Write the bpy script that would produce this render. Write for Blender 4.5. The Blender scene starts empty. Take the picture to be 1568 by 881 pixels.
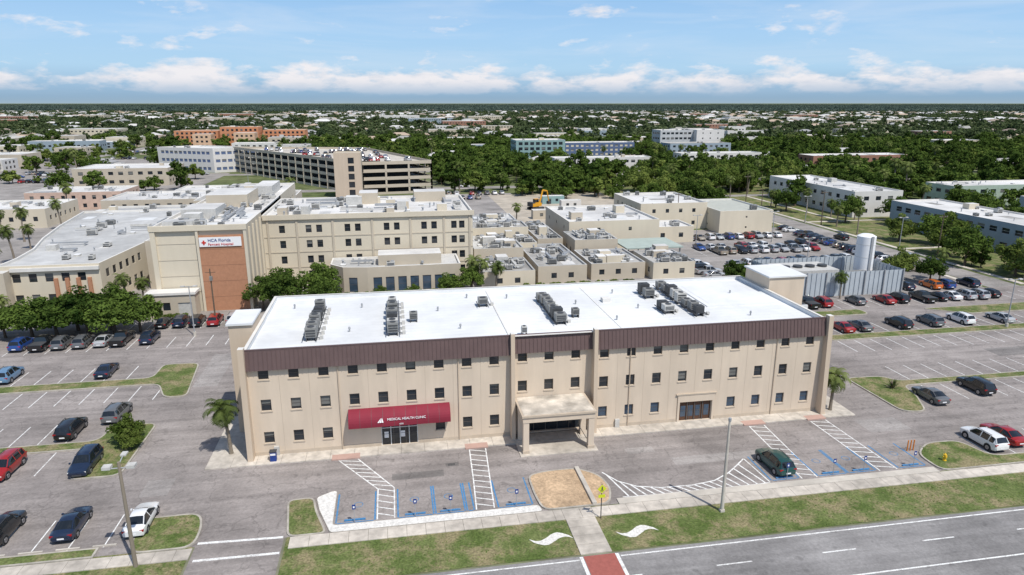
import bpy, bmesh, math, random
import numpy as np
from mathutils import Vector, Matrix
random.seed(7); np.random.seed(7)
S=bpy.context.scene
S.view_settings.view_transform='Standard'
try: S.view_settings.look='None'
except Exception: pass
COL=S.collection
def link(o): COL.objects.link(o); return o

# ---------------------------------------------------------------- materials
def nd(nt,t,**k):
    n=nt.nodes.new(t)
    for a,b in k.items(): setattr(n,a,b)
    return n
MATS={}
def mat(name,col,rough=.85,var=.12,scale=.6,bump=0,bscale=20,metal=0,spec=.3,streak=False,var2=0,scale2=.05,dark=None):
    if name in MATS: return MATS[name]
    m=bpy.data.materials.new(name); m.use_nodes=True; nt=m.node_tree; L=nt.links
    b=nt.nodes['Principled BSDF']
    b.inputs['Roughness'].default_value=rough; b.inputs['Metallic'].default_value=metal
    b.inputs['Specular IOR Level'].default_value=spec
    tc=nd(nt,'ShaderNodeTexCoord')
    mp=nd(nt,'ShaderNodeMapping'); L.new(tc.outputs['Object'],mp.inputs[0])
    if streak: mp.inputs['Scale'].default_value=(1,1,.15)
    n=nd(nt,'ShaderNodeTexNoise'); n.inputs['Scale'].default_value=scale; n.inputs['Detail'].default_value=8; n.inputs['Roughness'].default_value=.65
    L.new(mp.outputs[0],n.inputs['Vector'])
    r=nd(nt,'ShaderNodeMapRange'); r.inputs[1].default_value=.3; r.inputs[2].default_value=.7
    r.inputs[3].default_value=1-var; r.inputs[4].default_value=1+var; L.new(n.outputs[0],r.inputs[0])
    fac=r.outputs[0]
    if var2:
        n2=nd(nt,'ShaderNodeTexNoise'); n2.inputs['Scale'].default_value=scale2; n2.inputs['Detail'].default_value=4
        L.new(tc.outputs['Object'],n2.inputs['Vector'])
        r2=nd(nt,'ShaderNodeMapRange'); r2.inputs[1].default_value=.35; r2.inputs[2].default_value=.65
        r2.inputs[3].default_value=1-var2; r2.inputs[4].default_value=1+var2; L.new(n2.outputs[0],r2.inputs[0])
        mm=nd(nt,'ShaderNodeMath',operation='MULTIPLY'); L.new(fac,mm.inputs[0]); L.new(r2.outputs[0],mm.inputs[1]); fac=mm.outputs[0]
    v=nd(nt,'ShaderNodeVectorMath',operation='SCALE'); v.inputs[0].default_value=col[:3]; L.new(fac,v.inputs['Scale'])
    L.new(v.outputs[0],b.inputs['Base Color'])
    if bump:
        nb=nd(nt,'ShaderNodeTexNoise'); nb.inputs['Scale'].default_value=bscale; nb.inputs['Detail'].default_value=4
        L.new(tc.outputs['Object'],nb.inputs['Vector'])
        bp=nd(nt,'ShaderNodeBump'); bp.inputs['Strength'].default_value=bump; L.new(nb.outputs[0],bp.inputs['Height']); L.new(bp.outputs[0],b.inputs['Normal'])
    MATS[name]=m; return m

def asphalt_mat(name,col,crack=.75):
    m=bpy.data.materials.new(name); m.use_nodes=True; nt=m.node_tree; L=nt.links; b=nt.nodes['Principled BSDF']
    b.inputs['Roughness'].default_value=.9; b.inputs['Specular IOR Level'].default_value=.2
    tc=nd(nt,'ShaderNodeTexCoord'); P=tc.outputs['Object']
    def noise(s,d=6,r=.6,vec=P):
        n=nd(nt,'ShaderNodeTexNoise'); n.inputs['Scale'].default_value=s; n.inputs['Detail'].default_value=d; n.inputs['Roughness'].default_value=r; L.new(vec,n.inputs['Vector']); return n.outputs[0]
    def mr(x,a,b_,c,d):
        r=nd(nt,'ShaderNodeMapRange'); r.inputs[1].default_value=a; r.inputs[2].default_value=b_; r.inputs[3].default_value=c; r.inputs[4].default_value=d; L.new(x,r.inputs[0]); return r.outputs[0]
    def mul(x,y):
        r=nd(nt,'ShaderNodeMath',operation='MULTIPLY'); L.new(x,r.inputs[0]); L.new(y,r.inputs[1]); return r.outputs[0]
    a=mr(noise(.10,8,.75),.37,.63,.70,1.18)
    c=mr(noise(4,6,.7),.3,.7,.82,1.16)
    mp=nd(nt,'ShaderNodeMapping'); mp.inputs['Scale'].default_value=(.05,.9,1); L.new(P,mp.inputs[0])
    t=mr(noise(1,5,.6,mp.outputs[0]),.4,.7,1.08,.78)
    f=mul(mul(a,c),t)
    st=mr(noise(.8,4,.6),.58,.70,1,.64); f=mul(f,st)
    ds=nd(nt,'ShaderNodeVectorMath',operation='ADD'); nn=nd(nt,'ShaderNodeTexNoise'); nn.inputs['Scale'].default_value=.5; nn.inputs['Detail'].default_value=6; L.new(P,nn.inputs['Vector'])
    sc=nd(nt,'ShaderNodeVectorMath',operation='SCALE'); sc.inputs['Scale'].default_value=3.2; L.new(nn.outputs[1],sc.inputs[0]); L.new(P,ds.inputs[0]); L.new(sc.outputs[0],ds.inputs[1])
    vo=nd(nt,'ShaderNodeTexVoronoi',feature='DISTANCE_TO_EDGE'); vo.inputs['Scale'].default_value=.21; L.new(ds.outputs[0],vo.inputs['Vector'])
    k=mr(vo.outputs['Distance'],.0,.016,crack,1)
    f=mul(f,k)
    v=nd(nt,'ShaderNodeVectorMath',operation='SCALE'); v.inputs[0].default_value=col; L.new(f,v.inputs['Scale']); L.new(v.outputs[0],b.inputs['Base Color'])
    MATS[name]=m; return m

def mix_mat(name,c1,c2,scale,lo=.45,hi=.55,rough=.9,c3=None,s3=.03,t3=.5):
    m=bpy.data.materials.new(name); m.use_nodes=True; nt=m.node_tree; L=nt.links; b=nt.nodes['Principled BSDF']
    b.inputs['Roughness'].default_value=rough; b.inputs['Specular IOR Level'].default_value=.15
    tc=nd(nt,'ShaderNodeTexCoord')
    n=nd(nt,'ShaderNodeTexNoise'); n.inputs['Scale'].default_value=scale; n.inputs['Detail'].default_value=9; n.inputs['Roughness'].default_value=.7; L.new(tc.outputs['Object'],n.inputs['Vector'])
    r=nd(nt,'ShaderNodeMapRange'); r.inputs[1].default_value=lo; r.inputs[2].default_value=hi; L.new(n.outputs[0],r.inputs[0])
    mx=nd(nt,'ShaderNodeMix',data_type='RGBA'); mx.inputs[6].default_value=(*c1,1); mx.inputs[7].default_value=(*c2,1); L.new(r.outputs[0],mx.inputs[0])
    out=mx.outputs[2]
    if c3:
        n3=nd(nt,'ShaderNodeTexNoise'); n3.inputs['Scale'].default_value=s3; n3.inputs['Detail'].default_value=8; n3.inputs['Roughness'].default_value=.75; L.new(tc.outputs['Object'],n3.inputs['Vector'])
        r3=nd(nt,'ShaderNodeMapRange'); r3.inputs[1].default_value=t3; r3.inputs[2].default_value=t3+.12; r3.inputs[4].default_value=.85; L.new(n3.outputs[0],r3.inputs[0])
        m3=nd(nt,'ShaderNodeMix',data_type='RGBA'); m3.inputs[7].default_value=(*c3,1); L.new(out,m3.inputs[6]); L.new(r3.outputs[0],m3.inputs[0]); out=m3.outputs[2]
    n5=nd(nt,'ShaderNodeTexNoise'); n5.inputs['Scale'].default_value=scale*12; n5.inputs['Detail'].default_value=4; L.new(tc.outputs['Object'],n5.inputs['Vector'])
    r5=nd(nt,'ShaderNodeMapRange'); r5.inputs[1].default_value=.3; r5.inputs[2].default_value=.7; r5.inputs[3].default_value=.65; r5.inputs[4].default_value=1.35; L.new(n5.outputs[0],r5.inputs[0])
    v=nd(nt,'ShaderNodeVectorMath',operation='SCALE'); L.new(out,v.inputs[0]); L.new(r5.outputs[0],v.inputs['Scale'])
    L.new(v.outputs[0],b.inputs['Base Color'])
    MATS[name]=m; return m

def leaf_mat(name,dark,light,s=.7):
    m=bpy.data.materials.new(name); m.use_nodes=True; nt=m.node_tree; L=nt.links; nt.nodes.clear()
    out=nd(nt,'ShaderNodeOutputMaterial'); oi=nd(nt,'ShaderNodeObjectInfo'); tc=nd(nt,'ShaderNodeTexCoord')
    n=nd(nt,'ShaderNodeTexNoise'); n.inputs['Scale'].default_value=s; n.inputs['Detail'].default_value=3; L.new(tc.outputs['Object'],n.inputs['Vector'])
    a=nd(nt,'ShaderNodeMath',operation='MULTIPLY_ADD'); L.new(n.outputs[0],a.inputs[0]); a.inputs[1].default_value=1.7; a.inputs[2].default_value=-.65
    c=nd(nt,'ShaderNodeMath',operation='MULTIPLY_ADD',use_clamp=True); L.new(oi.outputs['Random'],c.inputs[0]); c.inputs[1].default_value=.85; L.new(a.outputs[0],c.inputs[2])
    mx=nd(nt,'ShaderNodeMix',data_type='RGBA'); mx.inputs[6].default_value=(*dark,1); mx.inputs[7].default_value=(*light,1); L.new(c.outputs[0],mx.inputs[0])
    d=nd(nt,'ShaderNodeBsdfDiffuse'); t=nd(nt,'ShaderNodeBsdfTranslucent'); ms=nd(nt,'ShaderNodeMixShader'); ms.inputs[0].default_value=.28
    L.new(mx.outputs[2],d.inputs[0]); L.new(mx.outputs[2],t.inputs[0]); L.new(d.outputs[0],ms.inputs[1]); L.new(t.outputs[0],ms.inputs[2]); L.new(ms.outputs[0],out.inputs[0])
    MATS[name]=m; return m

M_stucco=mat('stucco_cream',(.61,.51,.40),var=.08,scale=.7,bump=.15,bscale=8,streak=True,var2=.05,scale2=.12)
M_joint=mat('stucco_joint',(.49,.41,.32))
M_fin=mat('stucco_fin',(.54,.44,.335),var=.07,streak=True)
M_brown=mat('brown_metal',(.125,.082,.078),rough=.5,var=.1,spec=.4)
M_roofw=mat('white_roof_membrane',(.68,.69,.69),var=.06,scale=.5,var2=.09,scale2=.12)
M_seam=mat('roof_seam',(.60,.61,.61),var=.1)
M_para=mat('parapet_cap',(.66,.64,.60),var=.08)
M_glass=mat('window_glass',(.022,.028,.035),rough=.06,var=.3,scale=.35,spec=.6)
M_glassb=mat('window_glass_blue',(.05,.08,.12),rough=.08,var=.3,spec=.7)
M_blind=mat('window_blind',(.16,.16,.15),rough=.7,var=.15)
M_frame=mat('window_frame',(.12,.105,.095),rough=.5)
M_whitef=mat('white_frame',(.7,.7,.68),rough=.5)
M_red=mat('awning_canvas',(.22,.022,.04),rough=.75,var=.1)
M_doorb=mat('door_brown',(.10,.05,.03),rough=.5)
M_conc=mat('concrete',(.50,.46,.40),var=.12,scale=.8,var2=.1,scale2=.2,bump=.1)
M_walk=mat('sidewalk_concrete',(.49,.445,.385),var=.22,scale=1.2,var2=.2,scale2=.15)
M_kerb=mat('kerb_concrete',(.38,.35,.30),var=.3,scale=1)
M_asph=asphalt_mat('asphalt_lot',(.285,.256,.240),crack=.74)
M_road=asphalt_mat('asphalt_road',(.262,.252,.246),crack=.92)
M_asph2=asphalt_mat('asphalt_campus',(.31,.288,.27),crack=.88)
M_white=mix_mat('white_paint',(.74,.74,.72),(.40,.38,.36),1.6,.48,.68)
M_blue=mix_mat('blue_paint',(.07,.22,.42),(.2,.24,.28),1.6,.5,.7)
M_brick=mat('brick_paver',(.33,.105,.085),var=.15,scale=3)
M_grass=mix_mat('grass',(.080,.115,.030),(.145,.172,.062),.45,.42,.62,c3=(.26,.215,.125),s3=.30,t3=.465)
M_tuft=mix_mat('grass_blades',(.085,.13,.03),(.16,.19,.06),.8)
M_ground=mix_mat('ground_suburb',(.07,.10,.03),(.14,.155,.07),.02,.4,.6,c3=(.24,.23,.18),s3=.012)
M_gravw=mat('white_gravel',(.66,.64,.60),var=.3,scale=5,bump=.5)
M_gravt=mat('tan_gravel',(.46,.33,.21),var=.35,scale=4,bump=.5,var2=.2,scale2=.4)
M_metal=mat('galvanised_metal',(.36,.37,.38),rough=.5,metal=.2,var=.15)
M_dark=mat('dark_metal_and_shade',(.06,.062,.065),rough=.6)
M_unit=mat('hvac_grey',(.22,.22,.21),rough=.6,var=.2,scale=2)
M_unitl=mat('hvac_light',(.5,.49,.46),rough=.6,var=.15,scale=2)
M_bark=mat('bark',(.12,.09,.065),var=.3,scale=4,bump=.5)
M_pbark=mat('palm_bark',(.22,.185,.145),var=.3,scale=5,bump=.5)
M_leaf=leaf_mat('leaf_oak',(.026,.052,.012),(.125,.185,.04))
M_leaf2=leaf_mat('leaf_light',(.05,.085,.016),(.21,.26,.065))
M_leaff=leaf_mat('leaf_far_hazed',(.036,.062,.030),(.13,.165,.072),s=.12)  # lighter, bluer leaf tones: distance haze put into the colour
M_leafh=leaf_mat('leaf_horizon_hazed',(.055,.082,.07),(.11,.145,.115),s=.05)  # blue aerial haze of the far forest is painted into these leaf colours
M_palm=leaf_mat('leaf_palm',(.06,.09,.022),(.19,.23,.075))
M_tan=mat('hospital_cream',(.60,.535,.42),var=.06,scale=.3,streak=True,var2=.05)
M_tan2=mat('hospital_beige',(.49,.43,.34),var=.07,scale=.3)
M_obrick=mat('orange_brick',(.43,.215,.125),var=.1,scale=2)
M_groof=mat('grey_roof',(.43,.43,.42),var=.16,scale=.4,var2=.22,scale2=.06)
M_groof2=mat('old_roof',(.33,.32,.30),var=.25,scale=.5,var2=.25,scale2=.08)
M_lroof=mat('light_roof',(.58,.57,.55),var=.12,scale=.4,var2=.16,scale2=.06)
M_orange=mat('orange_paint',(.56,.25,.13),var=.08)
M_wwall=mat('white_wall',(.62,.60,.57),var=.06)
M_bwall=mat('grey_blue_wall',(.28,.34,.39),var=.06)
M_teal=mat('teal_wall',(.24,.36,.35),var=.06)
M_navy=mat('navy_wall',(.10,.14,.24),var=.06)
M_brickr=mat('red_brick_wall',(.32,.17,.12),var=.1)
M_steel=mat('corrugated_fence',(.42,.46,.49),rough=.6,var=.1)
M_sign=mat('sign_white',(.8,.8,.8),rough=.5,var=.02)
M_signred=mat('sign_red',(.55,.04,.03),rough=.5,var=.02)
M_signblue=mat('sign_blue',(.02,.05,.22),rough=.5,var=.02)

# ---------------------------------------------------------------- mesh builder
class MB:
    def __init__(s): s.v=[];s.f=[];s.m=[];s.mats=[]
    def mi(s,m):
        if m not in s.mats: s.mats.append(m)
        return s.mats.index(m)
    def face(s,pts,m):
        i=len(s.v); s.v+= [tuple(p) for p in pts]; s.f.append(tuple(range(i,i+len(pts)))); s.m.append(s.mi(m))
    def box(s,x0,x1,y0,y1,z0,z1,m,top=None,nobot=False):
        P=[(x0,y0,z0),(x1,y0,z0),(x1,y1,z0),(x0,y1,z0),(x0,y0,z1),(x1,y0,z1),(x1,y1,z1),(x0,y1,z1)]
        i=len(s.v); s.v+=P
        F=[(0,1,5,4),(1,2,6,5),(2,3,7,6),(3,0,4,7)]
        for f in F: s.f.append(tuple(i+k for k in f)); s.m.append(s.mi(m))
        s.f.append((i+4,i+5,i+6,i+7)); s.m.append(s.mi(top or m))
        if not nobot: s.f.append((i+3,i+2,i+1,i)); s.m.append(s.mi(m))
    def prism(s,poly,z0,z1,m,top=None):
        n=len(poly)
        for k in range(n):
            a=poly[k];b=poly[(k+1)%n]
            s.face([(a[0],a[1],z0),(b[0],b[1],z0),(b[0],b[1],z1),(a[0],a[1],z1)],m)
        s.face([(q[0],q[1],z1) for q in poly],top or m)
    def cyl(s,p,q,r0,r1,m,n=10,cap=True):
        p=Vector(p);q=Vector(q);d=(q-p).normalized(); a=d.orthogonal().normalized(); b=d.cross(a)
        i=len(s.v)
        for c,r in ((p,r0),(q,r1)):
            for k in range(n):
                t=2*math.pi*k/n; w=c+a*(r*math.cos(t))+b*(r*math.sin(t)); s.v.append(tuple(w))
        for k in range(n):
            s.f.append((i+k,i+(k+1)%n,i+n+(k+1)%n,i+n+k)); s.m.append(s.mi(m))
        if cap:
            s.f.append(tuple(i+n+k for k in range(n))); s.m.append(s.mi(m))
            s.f.append(tuple(i+n-1-k for k in range(n))); s.m.append(s.mi(m))
    def mesh(s,name,smooth=None):
        me=bpy.data.meshes.new(name); me.from_pydata(s.v,[],s.f)
        for m in s.mats: me.materials.append(m)
        me.polygons.foreach_set('material_index',s.m); me.update()
        if smooth:
            bm=bmesh.new(); bm.from_mesh(me); bmesh.ops.remove_doubles(bm,verts=bm.verts,dist=.0005); bm.to_mesh(me); bm.free()
            me.polygons.foreach_set('use_smooth',[True]*len(me.polygons))
            try: me.set_sharp_from_angle(angle=math.radians(smooth))
            except Exception: pass
        return me
    def obj(s,name,loc=(0,0,0),rot=0,smooth=None):
        o=bpy.data.objects.new(name,s.mesh(name,smooth)); o.location=loc; o.rotation_euler=(0,0,rot); return link(o)

def rect(x0,y0,x1,y1): return [(x0,y0),(x1,y0),(x1,y1),(x0,y1)]
def inset(poly,d):
    n=len(poly); out=[]
    for k in range(n):
        p0=Vector(poly[k-1]);p=Vector(poly[k]);p1=Vector(poly[(k+1)%n])
        e0=(p-p0).normalized(); e1=(p1-p).normalized()
        n0=Vector((-e0.y,e0.x)); n1=Vector((-e1.y,e1.x))
        bis=n0+n1; c=bis.length_squared
        if c<1e-6: out.append(tuple(p)); continue
        out.append(tuple(p+bis*(2*d/c)))
    return out
def rounded(poly,r):
    o=[]; n=len(poly)
    for k in range(n):
        p=Vector(poly[k]);a=Vector(poly[k-1]);b=Vector(poly[(k+1)%n])
        ra=min(r,(a-p).length*.45); rb=min(r,(b-p).length*.45)
        A=p+(a-p).normalized()*ra; B=p+(b-p).normalized()*rb
        for t in (0,.25,.5,.75,1): o.append(tuple(A*(1-t)**2+p*2*t*(1-t)+B*t*t))
    return o
def ccw(poly):
    a=sum(poly[k][0]*poly[(k+1)%len(poly)][1]-poly[(k+1)%len(poly)][0]*poly[k][1] for k in range(len(poly)))
    return poly if a>0 else poly[::-1]
wr=random.Random(99)
def facade(mb,p0,p1,z0,z1,ops,mw,mg,depth=.14,frame=None,bars=True):
    p0=Vector(p0);p1=Vector(p1);L=(p1-p0).length;d=(p1-p0)/L;n=Vector((d.y,-d.x))
    def W(u,z,o=0):
        q=p0+d*u-n*o; return (q.x,q.y,z)
    us=sorted({0,L,*[round(o[0],3) for o in ops],*[round(o[1],3) for o in ops]})
    zs=sorted({z0,z1,*[round(o[2],3) for o in ops],*[round(o[3],3) for o in ops]})
    for i in range(len(zs)-1):
        zc=(zs[i]+zs[i+1])/2; run=None
        row=[o for o in ops if o[2]<zc<o[3]]
        for j in range(len(us)-1):
            uc=(us[j]+us[j+1])/2
            hole=any(o[0]<uc<o[1] for o in row)
            if hole:
                if run is not None: mb.face([W(run,zs[i]),W(us[j],zs[i]),W(us[j],zs[i+1]),W(run,zs[i+1])],mw); run=None
            elif run is None: run=us[j]
        if run is not None: mb.face([W(run,zs[i]),W(L,zs[i]),W(L,zs[i+1]),W(run,zs[i+1])],mw)
    for o in ops:
        a,b,c,e=o[:4]; g=o[4] if len(o)>4 else mg
        mb.face([W(a,c,depth),W(b,c,depth),W(b,e,depth),W(a,e,depth)],g)
        mb.face([W(a,c),W(b,c),W(b,c,depth),W(a,c,depth)],mw)
        mb.face([W(a,e,depth),W(b,e,depth),W(b,e),W(a,e)],mw)
        mb.face([W(a,c),W(a,c,depth),W(a,e,depth),W(a,e)],mw)
        mb.face([W(b,c,depth),W(b,c),W(b,e),W(b,e,depth)],mw)
        if len(o)<5 and e-c<2 and wr.random()<.3:
            zz=e-(e-c)*wr.choice([.25,.4,.5,.8]); mb.face([W(a+.05,zz,depth-.006),W(b-.05,zz,depth-.006),W(b-.05,e-.03,depth-.006),W(a+.05,e-.03,depth-.006)],M_blind)
        if frame and bars:
            t=.045; y=depth-.03
            def bar(ua,ub,za,zb): mb.face([W(ua,za,y),W(ub,za,y),W(ub,zb,y),W(ua,zb,y)],frame)
            zm=(c+e)/2; bar(a+t,b-t,zm-t/2,zm+t/2); bar(a,a+t,c,e); bar(b-t,b,c,e); bar(a+t,b-t,c,c+t); bar(a+t,b-t,e-t,e)
            if b-a>2:
                k=int((b-a)/1.2)
                for q in range(1,k):
                    uq=a+(b-a)*q/k; mb.face([W(uq-.03,c+t,y-.01),W(uq+.03,c+t,y-.01),W(uq+.03,e-t,y-.01),W(uq-.03,e-t,y-.01)],frame)

FOOT=[]
def occupy(poly,pad=2):
    xs=[q[0] for q in poly]; ys=[q[1] for q in poly]; FOOT.append((min(xs)-pad,min(ys)-pad,max(xs)+pad,max(ys)+pad))

def roof_top(mb,poly,h,mroof,mcap,par=.5,t=.3):
    inn=inset(poly,t); n=len(poly)
    for k in range(n):
        a,b,c,d=poly[k],poly[(k+1)%n],inn[(k+1)%n],inn[k]
        mb.face([(*a,h),(*b,h),(*c,h),(*d,h)],mcap)
        mb.face([(*d,h),(*c,h),(*c,h-par),(*d,h-par)],mcap)
    mb.face([(*q,h-par) for q in inn],mroof)

def ac_unit(mb,x,y,z,w=1.3,d=1.1,h=1.0,m=None,leg=.35):
    m=m or M_unit
    for sx in (-1,1):
        mb.box(x+sx*w*.4-.05,x+sx*w*.4+.05,y-d/2,y+d/2,z,z+leg,M_dark)
    mb.box(x-w/2,x+w/2,y-d/2,y+d/2,z+leg,z+leg+h,m)
    for k in range(3):
        zz=z+leg+.12+k*(h-.2)/3
        mb.box(x-w*.42,x+w*.42,y-d/2-.03,y-d/2-.005,zz,zz+(h-.3)/3*.6,M_dark)
    t=z+leg+h
    if w<1.5: mb.cyl((x,y,t),(x,y,t+.05),min(w,d)*.34,min(w,d)*.34,M_dark,12)
    else:
        mb.box(x-w*.45,x-w*.1,y-d*.4,y+d*.4,t,t+.06,M_dark); mb.box(x+.02,x+w*.42,y-d*.3,y+d*.3,t,t+.22,M_metal)
def vent(mb,x,y,z,r=.25,h=.7):
    mb.cyl((x,y,z),(x,y,z+h),r*.6,r*.6,M_metal,8); mb.cyl((x,y,z+h),(x,y,z+h+.2),r,r*.7,M_metal,8)
def clutter(mb,poly,z,n,rr=random):
    xs=[q[0] for q in poly];ys=[q[1] for q in poly]; inn=inset(poly,1.2)
    def ok(x,y): return inpoly(x,y,inn)
    for k in range(max(1,n//4)):
        x=rr.uniform(min(xs)+1,max(xs)-1); y=rr.uniform(min(ys)+1,max(ys)-1); w=rr.uniform(1.5,6); d=rr.uniform(1.5,6)
        if all(ok(a,b) for a,b in ((x,y),(x+w,y),(x,y+d),(x+w,y+d))):
            zz=z+.01+.003*(k%9); mb.face([(x,y,zz),(x+w,y,zz),(x+w,y+d,zz),(x,y+d,zz)],rr.choice([M_groof,M_groof2,M_lroof,M_seam]))
    for _ in range(n):
        x=rr.uniform(min(xs)+1.5,max(xs)-1.5); y=rr.uniform(min(ys)+1.5,max(ys)-1.5)
        if not ok(x,y): continue
        r=rr.random()
        if r<.30: ac_unit(mb,x,y,z,rr.uniform(.8,2.2),rr.uniform(.8,1.4),rr.uniform(.5,1.0),rr.choice([M_unit,M_unitl,M_unitl]),.25)
        elif r<.58: vent(mb,x,y,z,rr.uniform(.12,.32),rr.uniform(.3,.9))
        elif r<.70: mb.box(x-.5,x+.5,y-.5,y+.5,z,z+.35,M_unitl,top=M_sign)
        elif r<.92:
            l=rr.uniform(2,7); w=rr.uniform(.2,.5); h0=z+rr.uniform(.15,.5); m=rr.choice([M_metal,M_metal,M_unitl])
            if rr.random()<.5 and ok(x+l,y): mb.box(x,x+l,y-w/2,y+w/2,h0,h0+w,m); mb.box(x+l-w,x+l-.001,y-w/2-1.2,y-w/2-.001,h0,h0+w,m)
            elif ok(x,y+l): mb.box(x-w/2,x+w/2,y,y+l,h0,h0+w,m); mb.box(x+w/2+.001,x+w/2+1.2,y,y+w,h0,h0+w,m)
        else:
            w=rr.uniform(1.5,3.5); d=rr.uniform(1.5,3)
            if ok(x+w,y+d): mb.box(x,x+w,y,y+d,z,z+rr.uniform(1,2),rr.choice([M_tan2,M_unitl,M_tan]),top=M_lroof)

def inpoly(x,y,poly):
    c=False; n=len(poly)
    for i in range(n):
        x1,y1=poly[i];x2,y2=poly[i-1]
        if (y1>y)!=(y2>y) and x<(x2-x1)*(y-y1)/(y2-y1)+x1: c=not c
    return c
def building(name,poly,h,floors=2,wall=None,roof=None,glass=None,win=(1.2,1.3),sp=3.2,par=.5,z0=0,ac=0,frame=None,cap=None,plain=(),extra=None):
    poly=ccw(poly); mb=MB(); wall=wall or M_tan; roof=roof or M_groof; glass=glass or M_glass
    fh=(h-par)/floors; n=len(poly)
    for k in range(n):
        a,b=poly[k],poly[(k+1)%n]; L=math.dist(a,b); ops=[]
        if k not in plain and L>2.5:
            c=int((L-1.0)/sp)
            for f in range(floors):
                for j in range(c):
                    u=(L-(c-1)*sp)/2+j*sp; zc=z0+(f+.52)*fh
                    ops.append((u-win[0]/2,u+win[0]/2,zc-win[1]/2,zc+win[1]/2))
        facade(mb,a,b,z0,z0+h,ops,wall,glass,frame=frame)
    roof_top(mb,poly,z0+h,roof,cap or M_para,par)
    if ac: clutter(mb,poly,z0+h-par,ac)
    if extra: extra(mb)
    occupy(poly); return mb.obj(name)

# ---------------------------------------------------------------- ground, roads
def sheet(name,poly,z,m):
    mb=MB(); mb.face([(q[0],q[1],z) for q in ccw(poly)],m); return mb.obj(name)
sheet('ground',rect(-45000,-3000,45000,60000),0,M_ground)
sheet('parking_lot_asphalt',rect(-130,-14.5,150,45),.012,M_asph); FOOT.append((-130,-14,150,45))
sheet('campus_asphalt',rect(-120,45,62,205),.010,M_asph2); FOOT.append((-120,45,62,205))
sheet('rear_lot_asphalt',rect(62,45,129,114),.016,M_asph2); FOOT.append((62,45,129,116))
sheet('yard_ground',rect(52,128,98,200),.020,mat('bare_soil',(.42,.37,.30),var=.25,scale=.2)); FOOT.append((52,128,98,180))
sheet('driveway_asphalt',rect(-1.9,-21.3,5.1,-14.5),.012,M_asph)
sheet('main_road',rect(-500,-50,800,-21.1),.016,M_road)
sheet('side_street',rect(130,45,137,420),.024,M_asph2); FOOT.append((128,-20,139,420))
sheet('verge_grass',rect(5.3,-20.9,500,-14.5),.03,M_grass)
sheet('verge_grass',rect(-300,-20.9,-2.1,-14.5),.03,M_grass)
sheet('park_grass',rect(139,45,205,215),.012,M_grass)
sheet('park_grass',rect(98.1,116,128,260),.012,M_grass)
sheet('west_asphalt',rect(-430,150,-121,420),.015,M_asph2)
sheet('west_asphalt',rect(-120,206,-67,310),.015,M_asph2)
bg=MB()
for y in (225,300,395,500,640,800,980,1250,1600): bg.box(-900 if y>220 else 60,1500,y-4,y+4,0,.04,M_asph2,nobot=True); FOOT.append((-900,y-6,1500,y+6))
for x in (-420,-180,-130,300,520,900): bg.box(x-4,x+4,215,1600,0,.034,M_asph2,nobot=True); FOOT.append((x-6,215,x+6,1600))
bg.obj('neighbourhood_streets')
mb=MB()
for x in (128.1,138.2): mb.box(x,x+1.3,46,330,0,.1,M_walk,nobot=True)
mb.box(139.6,205,120,121.3,0,.08,M_walk,nobot=True); mb.box(150,151.3,121.4,178.9,0,.08,M_walk,nobot=True); mb.box(139.6,159,80,81.3,0,.08,M_walk,nobot=True); mb.box(139.6,205,179,184,0,.05,M_asph2,nobot=True)
mb.obj('footpaths')
sheet('west_street',rect(-130,45,-122,214),.03,M_asph2)

mb=MB()
def slabs(mb,x0,x1,y0,y1,step=1.6,h=.10):
    x=x0
    while x<x1-.01:
        xe=min(x+step,x1); mb.box(x+.012,xe-.012,y0,y1,.0,h+random.uniform(-.004,.004),M_walk,nobot=True); x=xe
slabs(mb,5.6,28.8,-16.1,-14.6); slabs(mb,28.8,31.5,-16.1,-14.6); slabs(mb,31.5,160,-16.1,-14.7)
slabs(mb,-120,-2,-16.2,-14.8)
for k in range(4): mb.box(28.85,31.45,-20.95+k*1.21,-20.95+(k+1)*1.21-.03,0,.1,M_walk,nobot=True)
mb.obj('sidewalk')
mb=MB(); slabs(mb,-4.2,67,-1.9,-.9,2.4,.13)
slabs(mb,-4.2,67,-.9,0,2.4,.131)
for k in range(5): mb.box(-4.2,0,.02+k*2,2+k*2,0,.13,M_walk,nobot=True)
for k in range(6): mb.box(63.2,67,.02+k*2,2+k*2,0,.13,M_walk,nobot=True)
mb.obj('front_walkway')
mb=MB()
for xa,xb in ((8.0,10.8),(21.6,24),(53,55.6),(60.8,63.1)):
    mb.box(xa,xb,-2.15,-1.15,.0,.138,mat('ramp_pink',(.45,.30,.25),var=.1),nobot=True)
mb.obj('kerb_ramps')

def island(name,poly,m,h=.14,r=1.2,kw=.18):
    poly=ccw(poly); poly=rounded(poly,r) if r else poly; mb=MB(); inn=inset(poly,kw); n=len(poly)
    for k in range(n):
        a,b,c,d=poly[k],poly[(k+1)%n],inn[(k+1)%n],inn[k]
        mb.face([(*a,0),(*b,0),(*b,h),(*a,h)],M_kerb); mb.face([(*a,h),(*b,h),(*c,h),(*d,h)],M_kerb)
    mb.face([(*q,h) for q in inn],m)
    return mb.obj(name)
island('grass_island',[(-7.6,-9.7),(-2.6,-9.6),(-1.9,-12),(-2,-14.7),(-7,-14.7)],M_grass)
island('grass_island',[(4.6,-8.9),(7.0,-8.8),(7.4,-11),(8.6,-14.6),(5.3,-14.6)],M_grass,r=.8)
island('gravel_bed',[(8.55,-8.0),(9.0,-8.1),(8.95,-13.5),(27.0,-13.5),(27.2,-14.55),(8.8,-14.55),(7.6,-11),(7.15,-8.9)],M_gravw,.10,.4,.05)
island('gravel_island',[(26.9,-8.4),(29,-7.9),(32.0,-7.9),(33.9,-9.5),(34.3,-12),(33.4,-14.5),(27.2,-14.5),(26.9,-12)],M_gravt,.15,1.0)
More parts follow.
